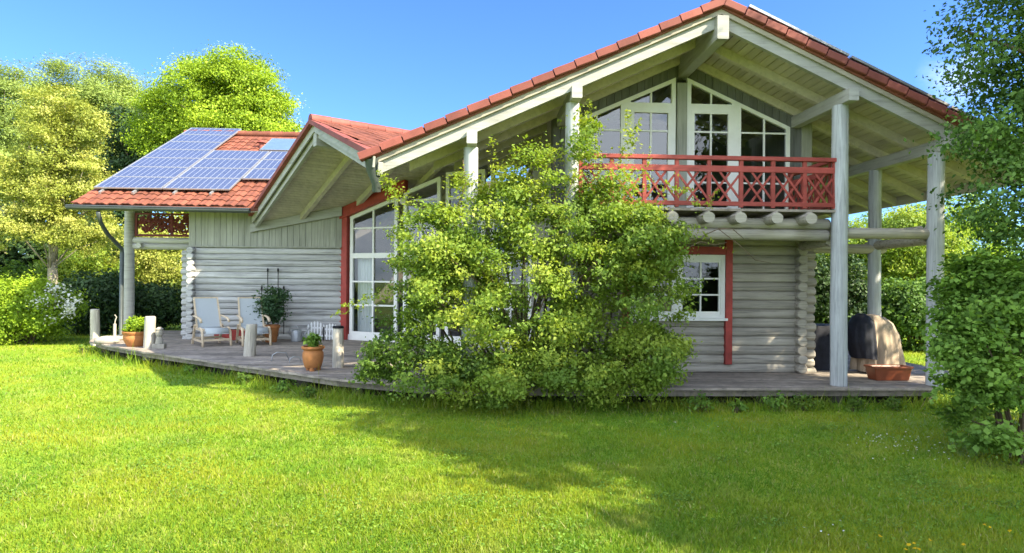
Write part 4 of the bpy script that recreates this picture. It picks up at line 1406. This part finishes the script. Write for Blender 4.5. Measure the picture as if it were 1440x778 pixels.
# brown trough on the right of the deck
p = ground(1257, 536, DZ); p.y += .14
t = thing('trough_planter', 'empty reddish brown rectangular trough at the right end of the deck', 'planter', p)
mb = MB()
b0, b1, hh = (.27, .115), (.31, .14), .215
pts = [(p.x + sx * b[0], p.y + sy * b[1], p.z + z) for b, z in ((b0, 0), (b1, hh)) for sx, sy in ((-1, -1), (1, -1), (1, 1), (-1, 1))]
inn = [(p.x + sx * (b1[0] - .025), p.y + sy * (b1[1] - .025), p.z + hh) for sx, sy in ((-1, -1), (1, -1), (1, 1), (-1, 1))] + [(p.x + sx * (b0[0] - .02), p.y + sy * (b0[1] - .02), p.z + .12) for sx, sy in ((-1, -1), (1, -1), (1, 1), (-1, 1))]
pts += inn
mb.add(pts, [(3, 2, 1, 0), (0, 1, 5, 4), (1, 2, 6, 5), (2, 3, 7, 6), (3, 0, 4, 7), (4, 5, 9, 8), (5, 6, 10, 9), (6, 7, 11, 10), (7, 4, 8, 11), (8, 9, 13, 12), (9, 10, 14, 13), (10, 11, 15, 14), (11, 8, 12, 15), (12, 13, 14, 15)])
mb.build('trough', M['brown_glaze'], t, bevel=.012)
mb = MB()
for a, b in (((-1, -1), (1, -1)), ((1, -1), (1, 1)), ((1, 1), (-1, 1)), ((-1, 1), (-1, -1))):
    mb.beam((p.x + a[0] * b1[0], p.y + a[1] * b1[1], p.z + hh - .004), (p.x + b[0] * b1[0], p.y + b[1] * b1[1], p.z + hh - .004), .035, .03, bev=.006)
mb.build('rim', M['brown_glaze'], t)


# grill and table under covers
def drape(name, m, parent, cx, cy, z0, stages, folds, amp, seed, n=72, lean=0.0):
    """cloth falling over a boxy object: stages = (height, half width, half depth, roundness, x shift)"""
    rr = np.random.default_rng(seed)
    ph = rr.random(5) * 6.28
    V, rows = [], []
    lv = []
    for i in range(len(stages) - 1):
        for q in range(4):
            t = q / 4
            lv.append([a * (1 - t) + b * t for a, b in zip(stages[i], stages[i + 1])])
    lv.append(list(stages[-1]))
    H = max(s[0] for s in stages)
    for (h, hw, hd, rd, sx) in lv:
        fall = 1 - h / H
        for k in range(n):
            t = 2 * math.pi * k / n
            c, s_ = math.cos(t), math.sin(t)
            ex = 2.0 / rd
            x = math.copysign(abs(c) ** ex, c) * hw; y = math.copysign(abs(s_) ** ex, s_) * hd
            fw_ = min(1, fall * 1.6) ** .7
            cre = 1 - abs(math.sin(folds * .5 * t + ph[0] + 1.1 * fall + .5 * math.sin(3 * t + ph[4])))
            f = 1 + amp * fw_ * (1.7 * cre - .7 + .6 * math.sin((folds * 1.7) // 1 * t + ph[1]) + .4 * math.sin((folds * 2.6) // 1 * t + ph[2]))
            V.append((cx + sx + x * f, cy + y * f, z0 + h + .012 * math.sin(3 * t + ph[3]) * fall))
    m_ = len(lv)
    F_ = [(i * n + k, i * n + (k + 1) % n, (i + 1) * n + (k + 1) % n, (i + 1) * n + k) for i in range(m_ - 1) for k in range(n)]
    F_ += [tuple((m_ - 1) * n + k for k in range(n))]
    b = MB(); b.add(V, F_)
    return b.build(name, m, parent, smooth='all')


p = ground(1171, 523, DZ); p.y += .42
t = drape('covered_table', M['navy'], None, p.x - .02, p.y + .1, DZ, [(0.0, .46, .38, 3.2, 0), (.3, .43, .36, 3.4, 0), (.72, .40, .33, 4, 0), (.78, .385, .315, 4, 0), (.797, .30, .25, 4, 0), (.80, .02, .02, 2, 0)], 8, .06, 3)
tag(t, 'garden table under a navy black cover beside the log corner', 'covered table')
p = ground(1222, 523, DZ); p.y -= .04
t = thing('covered_grill', 'garden grill under a tan weather cover behind the front post', 'covered grill', (p.x, p.y, DZ))
drape('cover', M['tan'], t, p.x + .12, p.y, DZ, [(0.02, .36, .30, 2.9, .02), (.3, .34, .29, 2.8, .01), (.66, .31, .27, 2.6, .0), (.86, .26, .24, 2.4, -.04), (.96, .19, .18, 2.1, -.09), (1.01, .07, .09, 2, -.12), (1.013, .01, .01, 2, -.12)], 11, .13, 9)
drape('hood_cover', M['navy'], t, p.x - .20, p.y - .04, DZ, [(.26, .15, .28, 2.4, .04), (.55, .19, .29, 2.4, 0), (.86, .17, .25, 2.3, 0), (.98, .11, .17, 2.2, 0), (1.03, .04, .06, 2, 0), (1.032, .01, .01, 2, 0)], 6, .05, 13)

# trellis on the wing wall
p = at(384, 432, 16.66)
mb = MB()
for px, y0_, y1_ in ((368, 405, 452), (376.5, 380, 455), (383, 405, 452), (391, 380, 455), (399, 405, 452)):
    a, b = at(px, y0_, 16.64), at(px, y1_ + 18, 16.64)
    mb.tube([a, b], .011, 6); mb.tube([a + Vector((0, 0, -.04)), a + Vector((0, 0, .03)), a + Vector((0, 0, .05))], [.022, .026, .01], 8)
for y_ in (407, 430):
    mb.tube([at(366, y_, 16.64), at(401, y_, 16.64)], .009, 6)
o = mb.build('plant_trellis', M['iron'])
tag(o, 'black iron rod trellis with knobs standing against the log wall', 'trellis')

# watering can
p = ground(417, 480, DZ); p.y = min(p.y, 16.5)
t = thing('watering_can', 'dull zinc watering can at the foot of the log wall', 'watering can', p)
mb = MB(); mb.lathe([(.13, 0), (.135, .02), (.13, .24), (.115, .28), (.10, .29)], p, 20); mb.build('body', M['zinc'], t, smooth=True)
mb = MB(); mb.tube([p + Vector((.11, 0, .06)), p + Vector((.22, 0, .2)), p + Vector((.30, 0, .33)), p + Vector((.33, 0, .34))], [.025, .02, .018, .04], 10); mb.build('spout', M['zinc'], t, smooth='all')
mb = MB(); mb.tube([p + Vector((-.12, 0, .1)), p + Vector((-.2, 0, .22)), p + Vector((-.14, 0, .36)), p + Vector((0, 0, .38)), p + Vector((.09, 0, .28))], .012, 8); mb.build('handle', M['zinc'], t, smooth='all')

# two small white picket panels
def picket(px, label, w, h, first=None):
    p = ground(px, 478, DZ); p.y = 16.45
    t = thing('picket_panel', label, 'garden edging', p, 'small white picket panels')
    mb = MB(); n = 6
    for k in range(n):
        u = -w / 2 + w * k / (n - 1); hh = h * (.82 + .18 * math.sin(math.pi * k / (n - 1)))
        mb.prism([(p.x + u - .022, p.y, p.z + .02), (p.x + u + .022, p.y, p.z + .02), (p.x + u + .022, p.y, p.z + hh - .03), (p.x + u, p.y, p.z + hh), (p.x + u - .022, p.y, p.z + hh - .03)], (0, -.015, 0))
    mb.build('pickets', M['white_paint'], t)
    mb = MB(); mb.span(p.x - w / 2 - .02, p.x + w / 2 + .02, p.y + .001, p.y + .02, p.z + .10, p.z + .14); mb.span(p.x - w / 2 - .02, p.x + w / 2 + .02, p.y + .001, p.y + .02, p.z + h * .6, p.z + h * .6 + .04); mb.build('rails', M['white_paint'], t)


picket(447, 'taller white picket panel next to the watering can', .38, .50)
picket(468, 'shorter white picket panel nearest the red corner post', .36, .44)

# small stone lantern figure and loose stones at the sunny end
p = ground(224, 490, DZ)
mb = MB(); mb.box((p.x, p.y, p.z + .05), (.24, .22, .10), .2); mb.lathe([(.085, .10), (.075, .16), (.05, .26), (.075, .30), (.08, .36), (.06, .41), (.09, .42), (.03, .47)], p, 14)
o = mb.build('stone_ornament', M['stone'], bevel=.01); tag(o, 'small pale stone ornament standing behind the second post', 'garden ornament')
for (px, py, s, lab) in ((151, 483, .2, 'flat pale stone lying behind the leftmost post'), (164, 478, .13, 'rounded grey stone at the foot of the downpipe')):
    p = ground(px, py, DZ); bm = bmesh.new(); bmesh.ops.create_icosphere(bm, subdivisions=3, radius=1)
    V = np.array([v.co for v in bm.verts]); fs = [tuple(v.index for v in f.verts) for f in bm.faces]; bm.free()
    rr = np.random.default_rng(int(px)); ph = rr.random(3) * 6
    V = V * (1 + .12 * np.sin(V * 3 + ph)) * np.array([s * 1.4, s, s * .55]); V[:, 2] = np.maximum(V[:, 2], -s * .3); V[:, 2] += s * .3
    o = link_mesh('garden_stone', V + np.array(p), fs, M['stone'], smooth='all'); tag(o, lab, 'stone')
# stake with a little post beside the first post
p = ground(152, 480, DZ); p.x += .1; p.y += .1
mb = MB(); mb.tube([p, p + Vector((0, 0, .42))], .035, 9); mb.tube([p + Vector((0, 0, .42)), p + Vector((.01, 0, .5)), p + Vector((.04, 0, .58)), p + Vector((.0, 0, .64))], .012, 6)
o = mb.build('garden_stake', M['post_wood'], smooth=True); tag(o, 'thin wooden stake with a wire hook near the leftmost post', 'stake')
# bent wire hoops on the planks
for (px, py, lab) in ((388, 508, 'bent pale wire hoop left of the urn, the larger one'), (411, 510, 'small bent wire hoop nearest to the urn')):
    p = ground(px, py, DZ)
    mb = MB(); s = .16 if px < 400 else .10
    mb.tube([p + Vector((-s * .5, 0, .0)), p + Vector((-s * .45, .02, s * .7)), p + Vector((0, .05, s)), p + Vector((s, .1, s * .9)), p + Vector((s * 1.3, .1, s * .1))], .009, 6)
    o = mb.build('wire_hoop', M['zinc'], smooth='all'); tag(o, lab, 'wire hoop')

# ================================================================== SHRUBS AND TREES
kb = lambda P: ~((P[:, 1] > 10.35)) & ~((P[:, 0] < -1.5) & (P[:, 1] > 9.9))
def B3(px, py, Y): return at(px, py, Y)
lob = []
for (px, py, Y, rx, rz, wgt) in ((610, 345, 9.3, 55, 60, .9), (690, 310, 9.3, 80, 72, 1), (770, 330, 9.3, 95, 75, 1), (850, 335, 9.25, 80, 65, 1), (905, 350, 9.2, 60, 70, 1),
                              (640, 420, 9.2, 75, 80, 1), (730, 430, 9.0, 100, 90, 1), (830, 430, 9.0, 100, 90, 1), (915, 440, 9.0, 55, 95, 1), (600, 400, 9.3, 50, 60, .6),
                              (690, 515, 8.9, 95, 40, .9), (790, 515, 8.9, 100, 40, .9), (905, 505, 8.9, 55, 50, .9), (828, 180, 9.15, 19, 36, .9), (800, 235, 9.1, 26, 38, .6), (885, 250, 9.1, 34, 40, .3), (850, 285, 9.1, 55, 40, .6), (620, 532, 8.85, 55, 26, .8), (700, 534, 8.85, 70, 26, .8), (790, 534, 8.8, 75, 26, .8), (875, 530, 8.85, 60, 28, .8), (935, 520, 8.9, 30, 30, .6), (735, 250, 9.2, 40, 35, .8)):
    c = B3(px, py, Y); s = Y / 900
    lob.append((c.x, c.y, c.z, rx * s, .62, rz * s, wgt))
shoots = []
for (px0, py0, px1, py1, n) in ((840, 270, 838, 190, 90), (870, 280, 886, 150, 110), (905, 290, 915, 200, 80), (640, 290, 640, 240, 60), (770, 270, 764, 215, 70), (800, 260, 812, 150, 90), (700, 260, 690, 185, 70), (715, 270, 722, 200, 80), (660, 300, 650, 230, 70), (735, 250, 728, 205, 60), (830, 170, 828, 135, 60), (600, 300, 545, 262, 150), (570, 280, 530, 235, 150),
                                (600, 400, 480, 425, 170), (560, 410, 465, 440, 90), (580, 330, 535, 250, 130), (890, 210, 880, 150, 110), (870, 230, 905, 160, 90), (985, 300, 1010, 262, 60), (930, 300, 1000, 330, 40), (965, 330, 1030, 350, 25), (920, 270, 975, 262, 90), (940, 255, 985, 285, 70)):
    a, b = B3(px0, py0, 9.1), B3(px1, py1, 9.05)
    shoots.append((tuple(a), tuple(b - a), (b - a).length, n, .05))
shrub('tall_shrub', 'big sprawling light green shrub growing over the deck up to the balcony', 'shrub', ground(745, 556), lob, 640, 190, .175, .044, M['leaf_bush'], 21, n_stem=90, rs=.022, spread=.55, twigs=[[B3(a, b, 9.15) for a, b in q] for q in (((930, 335), (975, 338), (1010, 322), (1040, 345), (1062, 366), (1084, 370)), ((960, 352), (985, 340), (1005, 345), (1022, 341)), ((1010, 322), (1030, 322), (1046, 336)), ((640, 300), (655, 260), (651, 225)))], keep=kb, shoots=shoots, shell=.30, flat=.6, cw=.75, zmin=.04)
lob = []
for (px, py, Y, rx, rz) in ((545, 505, 9.2, 45, 35), (520, 520, 9.15, 28, 28), (600, 505, 9.0, 55, 40), (575, 470, 9.3, 45, 30), (650, 520, 8.95, 45, 32)):
    c = B3(px, py, Y); sc = Y / 900; lob.append((c.x, c.y, c.z, rx * sc, .32, rz * sc))
shrub('low_shrub', 'low fine leaved green shrub at the deck edge right of the capped post', 'shrub', ground(575, 553), lob, 110, 95, .13, .042, M['leaf_mid'], 22, n_stem=16, rs=.012, spread=.3, shell=.5)

# right: tree and broad leaved shrub in the foreground
tree('garden_tree', 'dark leafy tree reaching into the picture at the right edge', 'tree', (8.6, 6.9, 0), (8.5, 6.9, 7.2), .17,
     [(6.65, 7.1, 4.7, 1.15, 1.0, .9), (6.45, 7.0, 3.6, 1.0, .9, .8), (6.5, 7.0, 2.7, 1.0, .8, .7), (8.6, 7.0, 6.4, 1.9, 1.6, 2.0), (9.4, 6.8, 4.2, 1.6, 1.6, 2.0), (8.0, 7.0, 4.0, 1.3, 1.2, 1.6), (8.8, 7.0, 8.4, 1.4, 1.3, 1.2), (6.9, 7.0, 5.7, 1.0, .9, .7)],
     1150, 120, .23, .05, M['leaf_deep'], 31, shell=.45, n_limb=40)
lob = []
for (px, py, Y, rx, rz) in ((1400, 395, 6.8, 50, 40), (1440, 430, 6.5, 70, 60), (1375, 455, 6.7, 50, 45), (1345, 490, 6.6, 30, 40), (1395, 530, 6.3, 50, 40), (1362, 560, 6.4, 34, 40), (1372, 608, 6.3, 22, 30), (1450, 530, 6.5, 60, 50), (1490, 430, 6.8, 80, 110), (1350, 420, 6.9, 20, 36), (1425, 480, 6.9, 60, 60)):
    c = B3(px, py, Y); sc = Y / 900
    lob.append((c.x, c.y, c.z, rx * sc, .45, rz * sc))
shoots = []
for (px0, py0, px1, py1, n) in ((1370, 380, 1318, 395, 60), (1350, 440, 1305, 470, 70), (1350, 480, 1308, 520, 70), (1340, 510, 1310, 560, 60), (1370, 560, 1340, 630, 80), (1380, 590, 1370, 650, 70), (1400, 560, 1400, 625, 60), (1420, 540, 1445, 590, 60), (1400, 380, 1370, 335, 60), (1430, 380, 1425, 330, 60), (1385, 430, 1330, 420, 60)):
    a, b = B3(px0, py0, 6.45), B3(px1, py1, 6.35)
    shoots.append((tuple(a), tuple(b - a), (b - a).length, n, .05))
shrub('broadleaf_shrub', 'lush broad leaved shrub hanging to the lawn at the right edge', 'shrub', (6.05, 6.45, 0), lob, 290, 150, .15, .049, M['leaf_fresh'], 32, n_stem=50, rs=.016, spread=.3, aspect=.75, shell=.45, shoots=shoots, flat=.5, up=.9)

# off to the right of the camera: the trees whose shade lies on the lawn
GS = 'shade trees beside the lawn'
tree('shade_tree', 'rounded shade tree beyond the right picture edge beside the lawn, the nearest', 'tree', (9.0, 2.6, 0), (8.8, 2.6, 7), .2,
     [(8.8, 2.3, 6.4, 2.0, 1.7, 2.0), (8.2, 3.2, 4.7, 1.6, 1.3, 1.5), (8.8, 1.8, 4.5, 1.4, 1.3, 1.5), (7.9, 3.3, 7.4, 1.5, 1.3, 1.3)], 190, 75, .42, .17, M['leaf_mid'], 41, group=GS)
tree('shade_tree', 'tall shade tree beyond the right picture edge, the middle one', 'tree', (10.3, 5.0, 0), (10.3, 5.0, 7.5), .22,
     [(10.2, 5.2, 6.8, 2.0, 1.9, 2.0), (10.4, 5.4, 4.4, 1.9, 1.7, 1.8), (10.0, 4.2, 5.0, 1.5, 1.4, 1.6), (10.0, 5.0, 8.2, 1.5, 1.5, 1.3)], 290, 75, .43, .17, M['leaf_deep'], 42, group=GS)
tree('shade_tree', 'broad shade tree right of the house, the farthest', 'tree', (12.8, 9.5, 0), (12.8, 9.5, 7.2), .22,
     [(12.8, 9.4, 6.6, 2.2, 2.2, 2.1), (12.5, 9.8, 4.3, 2.2, 2.2, 1.8)], 220, 60, .45, .17, M['leaf_mid'], 43, group=GS)

# behind the garden, left
tree('lime_tree', 'bright lime green dome shaped tree behind the solar roof', 'tree', at(318, 440, 33).to_2d().to_3d(), at(320, 130, 33), .32,
     [(at(320, 160, 33).x, 33, at(320, 160, 33).z, 3.2, 2.8, 3.2), (at(355, 170, 33).x, 33, at(0, 190, 33).z, 2.3, 2.3, 3.0), (at(325, 105, 33).x, 33, at(325, 112, 33).z, 1.9, 1.8, 1.7), (at(285, 140, 33).x, 33, at(285, 150, 33).z, 2.0, 2.0, 2.3), (at(260, 190, 33).x, 32.5, at(260, 190, 33).z, 2.2, 2.0, 2.0), (at(325, 260, 33).x, 33, at(320, 260, 33).z, 3.6, 3, 2.6)],
     1000, 190, .46, .095, M['leaf_lime'], 51, shell=.3, n_limb=30)
tree('dark_conifer', 'dark green tree between the lime tree and the yellow tree', 'tree', at(205, 440, 36).to_2d().to_3d(), at(205, 150, 36), .3,
     [(at(205, 175, 36).x, 36, at(210, 185, 36).z, 1.7, 2, 1.9), (at(215, 215, 36).x, 36, at(0, 215, 36).z, 2.8, 2.4, 2.8), (at(190, 290, 36).x, 36, at(0, 290, 36).z, 3.0, 2.4, 2.8), (at(160, 220, 36).x, 36.3, at(0, 220, 36).z, 1.6, 1.6, 2)],
     300, 150, .55, .13, M['leaf_dark'], 52)
tree('feathery_pine', 'soft feathery pine with a flat broad crown at the upper left', 'tree', at(120, 440, 42).to_2d().to_3d(), at(125, 120, 42), .35,
     [(at(125, 130, 42).x, 42, at(0, 128, 42).z, 3.9, 3, 1.9), (at(90, 150, 42).x, 42, at(0, 160, 42).z, 3.4, 2.6, 2.0), (at(165, 145, 42).x, 42, at(0, 150, 42).z, 3.1, 2.6, 2.0), (at(110, 215, 42).x, 42, at(0, 215, 42).z, 4.4, 2.6, 2.6)],
     620, 200, .6, .13, M['leaf_soft'], 53, aspect=.3, shell=.35, up=.9)
tree('feathery_pine', 'grey green pine cut by the left picture edge', 'tree', at(5, 440, 38).to_2d().to_3d(), at(5, 150, 38), .35,
     [(at(10, 140, 38).x, 38, at(0, 138, 38).z, 2.4, 2, 1.9), (at(-10, 190, 38).x, 38, at(0, 190, 38).z, 3.2, 2.4, 2.2), (at(20, 240, 38).x, 38, at(0, 250, 38).z, 2.6, 2.4, 2.2)],
     420, 200, .55, .13, M['leaf_soft'], 54, aspect=.3, up=.9)
yb_ = at(68, 440, 24)
tree('golden_tree', 'airy yellow green tree with a pale forked trunk at the left', 'tree', (yb_.x, 24, 0), at(78, 190, 24), .2,
     [(at(85, 160, 24).x, 24, at(0, 165, 24).z, 1.4, 1.2, 1.3), (at(120, 170, 24).x, 24, at(0, 180, 24).z, .9, .9, 1.1), (at(70, 240, 24).x, 24, at(0, 240, 24).z, 1.9, 1.5, 1.5), (at(110, 250, 24).x, 24, at(0, 255, 24).z, 1.3, 1.2, 1.5), (at(30, 270, 24).x, 24, at(0, 270, 24).z, 1.4, 1.2, 1.1), (at(80, 315, 24).x, 24, at(0, 315, 24).z, 2.1, 1.4, .9), (at(25, 330, 24).x, 23.6, at(0, 325, 24).z, 1.2, 1.0, .7), (at(120, 330, 24).x, 24, at(0, 325, 24).z, 1.2, 1, .7)],
     620, 130, .25, .066, M['leaf_yellow'], 55, bark='pale_bark', shell=.45, n_limb=40)
tree('dark_conifer', 'shadowy dark tree behind the yellow tree at the far left', 'tree', at(20, 440, 30).to_2d().to_3d(), at(20, 250, 30), .25,
     [(at(5, 320, 30).x, 30, at(0, 320, 30).z, 3.0, 2, 3.0), (at(60, 360, 30).x, 30.5, at(0, 360, 30).z, 3.0, 2, 2.4), (at(120, 340, 30).x, 30.5, at(0, 345, 30).z, 2.6, 2, 2.4)],
     260, 60, .5, .19, M['leaf_dark'], 56)


def bush(name, label, px, Y, top_py, halfw, m, seed, leaf=.1, n=150, per=50, cr_=.28, dep=1.0, group=None, rows=2):
    c = at(px, 400, Y); zt_ = at(px, top_py, Y).z; hw = halfw * Y / 900
    lob = [(c.x, Y, zt_ * .45, hw * .9, dep, zt_ * .5), (c.x - hw * .35, Y, zt_ * .6, hw * .55, dep * .8, zt_ * .38), (c.x + hw * .35, Y + .1, zt_ * .55, hw * .55, dep * .8, zt_ * .42)]
    return shrub(name, label, 'shrub', (c.x, Y, 0), lob, n, per, cr_, leaf, M[m], seed, n_stem=16, rs=.03, group=group, shell=.35)


bush('rhododendron', 'dark green rounded bush on the lawn left of the porch post', 132, 21.5, 378, 42, 'leaf_dark', 61, .10, 190, 60)
bush('rhododendron', 'dark evergreen bush seen through the porch opening', 205, 23, 395, 62, 'leaf_dark', 62, .10, 210, 60)
bush('garden_shrub', 'sunny yellow green bush behind the porch, above the dark bushes', 215, 29, 302, 75, 'leaf_yellow', 63, .085, 260, 130, .42, 1.6)
bush('garden_shrub', 'light green bush behind the dark rounded bush at the left', 115, 27, 345, 60, 'leaf_bush', 64, .085, 200, 120, .38, 1.4)
bs = bush('flowering_shrub', 'light green spreading shrub with white blossom at the left edge', 25, 18.5, 388, 72, 'leaf_lime', 65, .06, 280, 110, .26, 1.5)
rng = np.random.default_rng(66)
C, d = clump_centres([(at(75, 420, 18).x, 18.1, at(75, 425, 18).z, .75, .7, .5)], 22, rng, .3)
P = np.repeat(C, 26, 0) + rng.normal(size=(22 * 26, 3)) * .09
V, Q = leaf_quads(P, .055, rng, .8, .9)
link_mesh('blossom', V, None, M['blossom'], bs, attr={'rnd': np.repeat(rng.random(len(P)), 4)}, quads=Q)
bush('garden_shrub', 'tall pale green hedge bush at the far left edge', -50, 25, 365, 90, 'leaf_mid', 67, .13, 200, 55, .38, 1.4)

# behind the right porch
bush('rhododendron', 'dark glossy bush behind the covered table', 1165, 17.5, 352, 70, 'leaf_dark', 71, .085, 260, 70, .26, 1.0)
bush('rhododendron', 'dark leafy bush behind the tan covered grill', 1285, 17, 395, 62, 'leaf_deep', 72, .085, 260, 70, .26, 1.0)
tree('hedge_tree', 'yellow green hedge tree rising between the two porch posts', 'tree', (at(1285, 440, 21).x, 21, 0), at(1285, 330, 21), .12,
     [(at(1295, 325, 21).x, 21, at(0, 325, 21).z, 1.5, 1.0, 1.3), (at(1290, 355, 21).x, 21, at(0, 368, 21).z, 1.6, 1.0, 1.2), (at(1262, 330, 21).x, 21, at(0, 325, 21).z, 1.3, 1, 1.0), (at(1220, 335, 21).x, 21.4, at(0, 338, 21).z, 1.4, 1.0, 1.1)], 360, 130, .32, .075, M['leaf_bush'], 73)
tree('hedge_tree', 'lime green tree behind the log corner of the house', 'tree', (at(1170, 440, 25).x, 25, 0), at(1170, 340, 25), .12,
     [(at(1170, 370, 25).x, 25, at(0, 375, 25).z, 2.2, 1.2, 1.6), (at(1360, 320, 25).x, 25.5, at(0, 335, 25).z, 2.2, 1.2, 2.6), (at(1270, 330, 25).x, 25.5, at(0, 330, 25).z, 2.0, 1.2, 1.7)], 420, 130, .38, .085, M['leaf_lime'], 74)
bush('rhododendron', 'dark bush farther back behind the porch posts at the right', 1235, 23, 380, 130, 'leaf_dark', 75, .12, 330, 60, .36, 1.0)

# far-off wood beyond the garden (reads as one mass)
rng = np.random.default_rng(81)
lob = []
for k in range(26):
    a = R_(-62 + k * 5.0) ; rr_ = 70 + rng.random() * 12
    if -22 < math.degrees(a) < 30: hh = 5.5
    else: hh = 7 + rng.random() * 3
    lob.append((math.sin(a) * rr_, math.cos(a) * rr_, hh * .5, 5.5, 3, hh * .6))
o, C = crown('far_wood', M['leaf_mid'], None, lob, 700, 40, 1.3, .5, 82, shell=.35)
o['kind'] = 'stuff'; tag(o, 'far mass of mixed green trees beyond the garden', 'wood')

# ================================================================== GRASS
rng = np.random.default_rng(91)
N = 700000
# nearer ground gets more blades
u = rng.random(N)
dmin, dmax = 3.2, 34.0
d = (dmin ** -0.55 + u * (dmax ** -0.55 - dmin ** -0.55)) ** (1 / -0.55)
th = R_(3.3) + (rng.random(N) - .5) * R_(116)
x, y = d * np.sin(th), d * np.cos(th)
clump = np.sin(x * 5.1 + 1.7 * np.sin(y * 3.3)) * np.sin(y * 6.3 + 1.1 * np.sin(x * 4.7))
INNER = [(-9.3, 16.3), (-6.8, 14.0), (-2.2, 10.35), (0, 9.5), (7.0, 9.33), (7.4, 10.2), (8.5, 11), (8.6, 14.5), (8.6, 22), (-9.6, 22)]
ok = ~in_poly(x, y, INNER)
x, y, d, clump = x[ok], y[ok], d[ok], clump[ok]
n = len(x)
hgt = (.026 + .011 * rng.normal(size=n) + .007 * clump).clip(.010, .07) * (1 + .022 * d)
wid = .0026 * (1 + .17 * d)
# longer tufts close to the deck edge
ed = np.full(n, 9.0)
pl = np.array(DECK[:10])
for i in range(len(pl) - 1):
    a, b = pl[i], pl[i + 1]; ab = b - a
    t_ = (((x - a[0]) * ab[0] + (y - a[1]) * ab[1]) / (ab @ ab)).clip(0, 1)
    ed = np.minimum(ed, np.hypot(x - a[0] - t_ * ab[0], y - a[1] - t_ * ab[1]))
tuft = (ed < .38) & (rng.random(n) < .40 + .35 * (np.sin(x * 2.3) * np.sin(x * 5.9 + 1) > 0))
hgt = np.where(tuft, hgt * (2.2 + 4.0 * rng.random(n) ** 2), hgt)
az = rng.random(n) * 2 * np.pi
lean = 1.1 * rng.random(n)
la = rng.random(n) * 2 * np.pi
b0 = np.stack([x - np.cos(az) * wid, y - np.sin(az) * wid, np.zeros(n)], 1)
b1 = np.stack([x + np.cos(az) * wid, y + np.sin(az) * wid, np.zeros(n)], 1)
tp = np.stack([x + np.cos(la) * lean * hgt, y + np.sin(la) * lean * hgt, hgt], 1)
V = np.stack([b0, b1, tp], 1).reshape(-1, 3)
T = np.arange(n * 3, dtype=np.int32).reshape(-1, 3)
rv = (.5 + .16 * clump + .26 * rng.normal(size=n)).clip(0, 1)
o = link_mesh('grass', V, None, M['blade'], None, attr={'rnd': np.repeat(rv, 3), 'dry': np.repeat(np.where(rng.random(n) < .05 + .06 * (clump > .4), .3 + .6 * rng.random(n), 0), 3)}, tris=T)
o['kind'] = 'stuff'; tag(o, 'short bright green grass of the lawn with longer tufts along the deck', 'grass')

# clover patches between the blades
rng = np.random.default_rng(93)
cx_, cy_ = [], []
for _ in range(110):
    dd = 3.6 + 8 * rng.random() ** 1.3; aa = R_(3.3) + (rng.random() - .5) * R_(84)
    k = int(60 + 200 * rng.random()); rad = .10 + .25 * rng.random()
    cx_.append(dd * math.sin(aa) + rng.normal(size=k) * rad); cy_.append(dd * math.cos(aa) + rng.normal(size=k) * rad * .7)
cx_, cy_ = np.concatenate(cx_), np.concatenate(cy_)
ok = ~in_poly(cx_, cy_, INNER); cx_, cy_ = cx_[ok], cy_[ok]
P = np.stack([cx_, cy_, .022 + .016 * rng.random(len(cx_))], 1)
V, Q = leaf_quads(P, .016, rng, 2.2, .95)
o = link_mesh('clover', V, None, M['leaf_fresh'], None, attr={'rnd': np.repeat(rng.random(len(P)), 4)}, quads=Q)
o['kind'] = 'stuff'; tag(o, 'low patches of round leaved clover in the lawn', 'clover')

# daisies and yellow flowers in the lawn
def flowers(name, m, spots, size, seed, label):
    rng = np.random.default_rng(seed); P = []
    for px, py, sx, sy, k in spots:
        for _ in range(k):
            q = ground(px + rng.normal() * sx, py + rng.normal() * sy, .055); P.append((q.x, q.y, .05 + rng.random() * .02))
    P = np.array(P)
    V, Q = leaf_quads(P, size, rng, 2.5, 1.0, None, .25)
    V2, Q2 = leaf_quads(P + np.array([0, 0, .003]), size, rng, 2.5, 1.0, None, .25)
    o = link_mesh(name, np.vstack([V, V2]), None, m, None, attr={'rnd': rng.random(len(V) * 2)}, quads=np.vstack([Q, Q2 + len(V)]))
    o['kind'] = 'stuff'; tag(o, label, 'flowers')


flowers('daisies', M['blossom'], [(1245, 618, 28, 5, 44), (1300, 622, 30, 10, 26), (985, 598, 20, 4, 5), (1160, 745, 30, 8, 7), (1000, 560, 8, 2, 3), (1320, 640, 40, 8, 14)], .017, 95, 'scattered white daisies in the shaded lawn')
flowers('dandelions', M['petal_yellow'], [(1310, 760, 40, 10, 6), (1275, 770, 12, 5, 4), (1390, 745, 25, 8, 3)], .024, 96, 'few yellow flowers in the lawn at the lower right')

# weeds along the deck edge
rng = np.random.default_rng(97)
for k, (px, py, s, lab) in enumerate(((118, 497, .17, 'small weed at the foot of the leftmost post'), (268, 526, .13, 'small weed under the sunny deck edge'), (345, 541, .18, 'leafy weed at the foot of the leaning post'), (398, 552, .17, 'leafy weed under the deck between leaning post and urn'), (432, 560, .13, 'thin weed under the deck in front of the urn'),
                              (1090, 579, .24, 'green weed under the deck left of the front post'), (1130, 578, .20, 'small green weed near the front post'), (985, 580, .20, 'weed under the deck right of the big shrub'), (1255, 578, .16, 'weed below the brown trough'), (1035, 580, .15, 'low weed under the deck edge below the red window board'), (1205, 579, .15, 'low weed right of the foot of the front post'))):
    p = ground(px, py)
    shrub('weed', lab, 'weed', (p.x, p.y, 0), [(p.x, p.y, s * .6, s * 1.0, s * .45, s * .7)], 16, 14, s * .4, .042, M['leaf_fresh' if k % 2 else 'leaf_mid'], 100 + k, n_stem=9, rs=.005, spread=s * .3, group='weeds along the deck edge', zmin=.01)
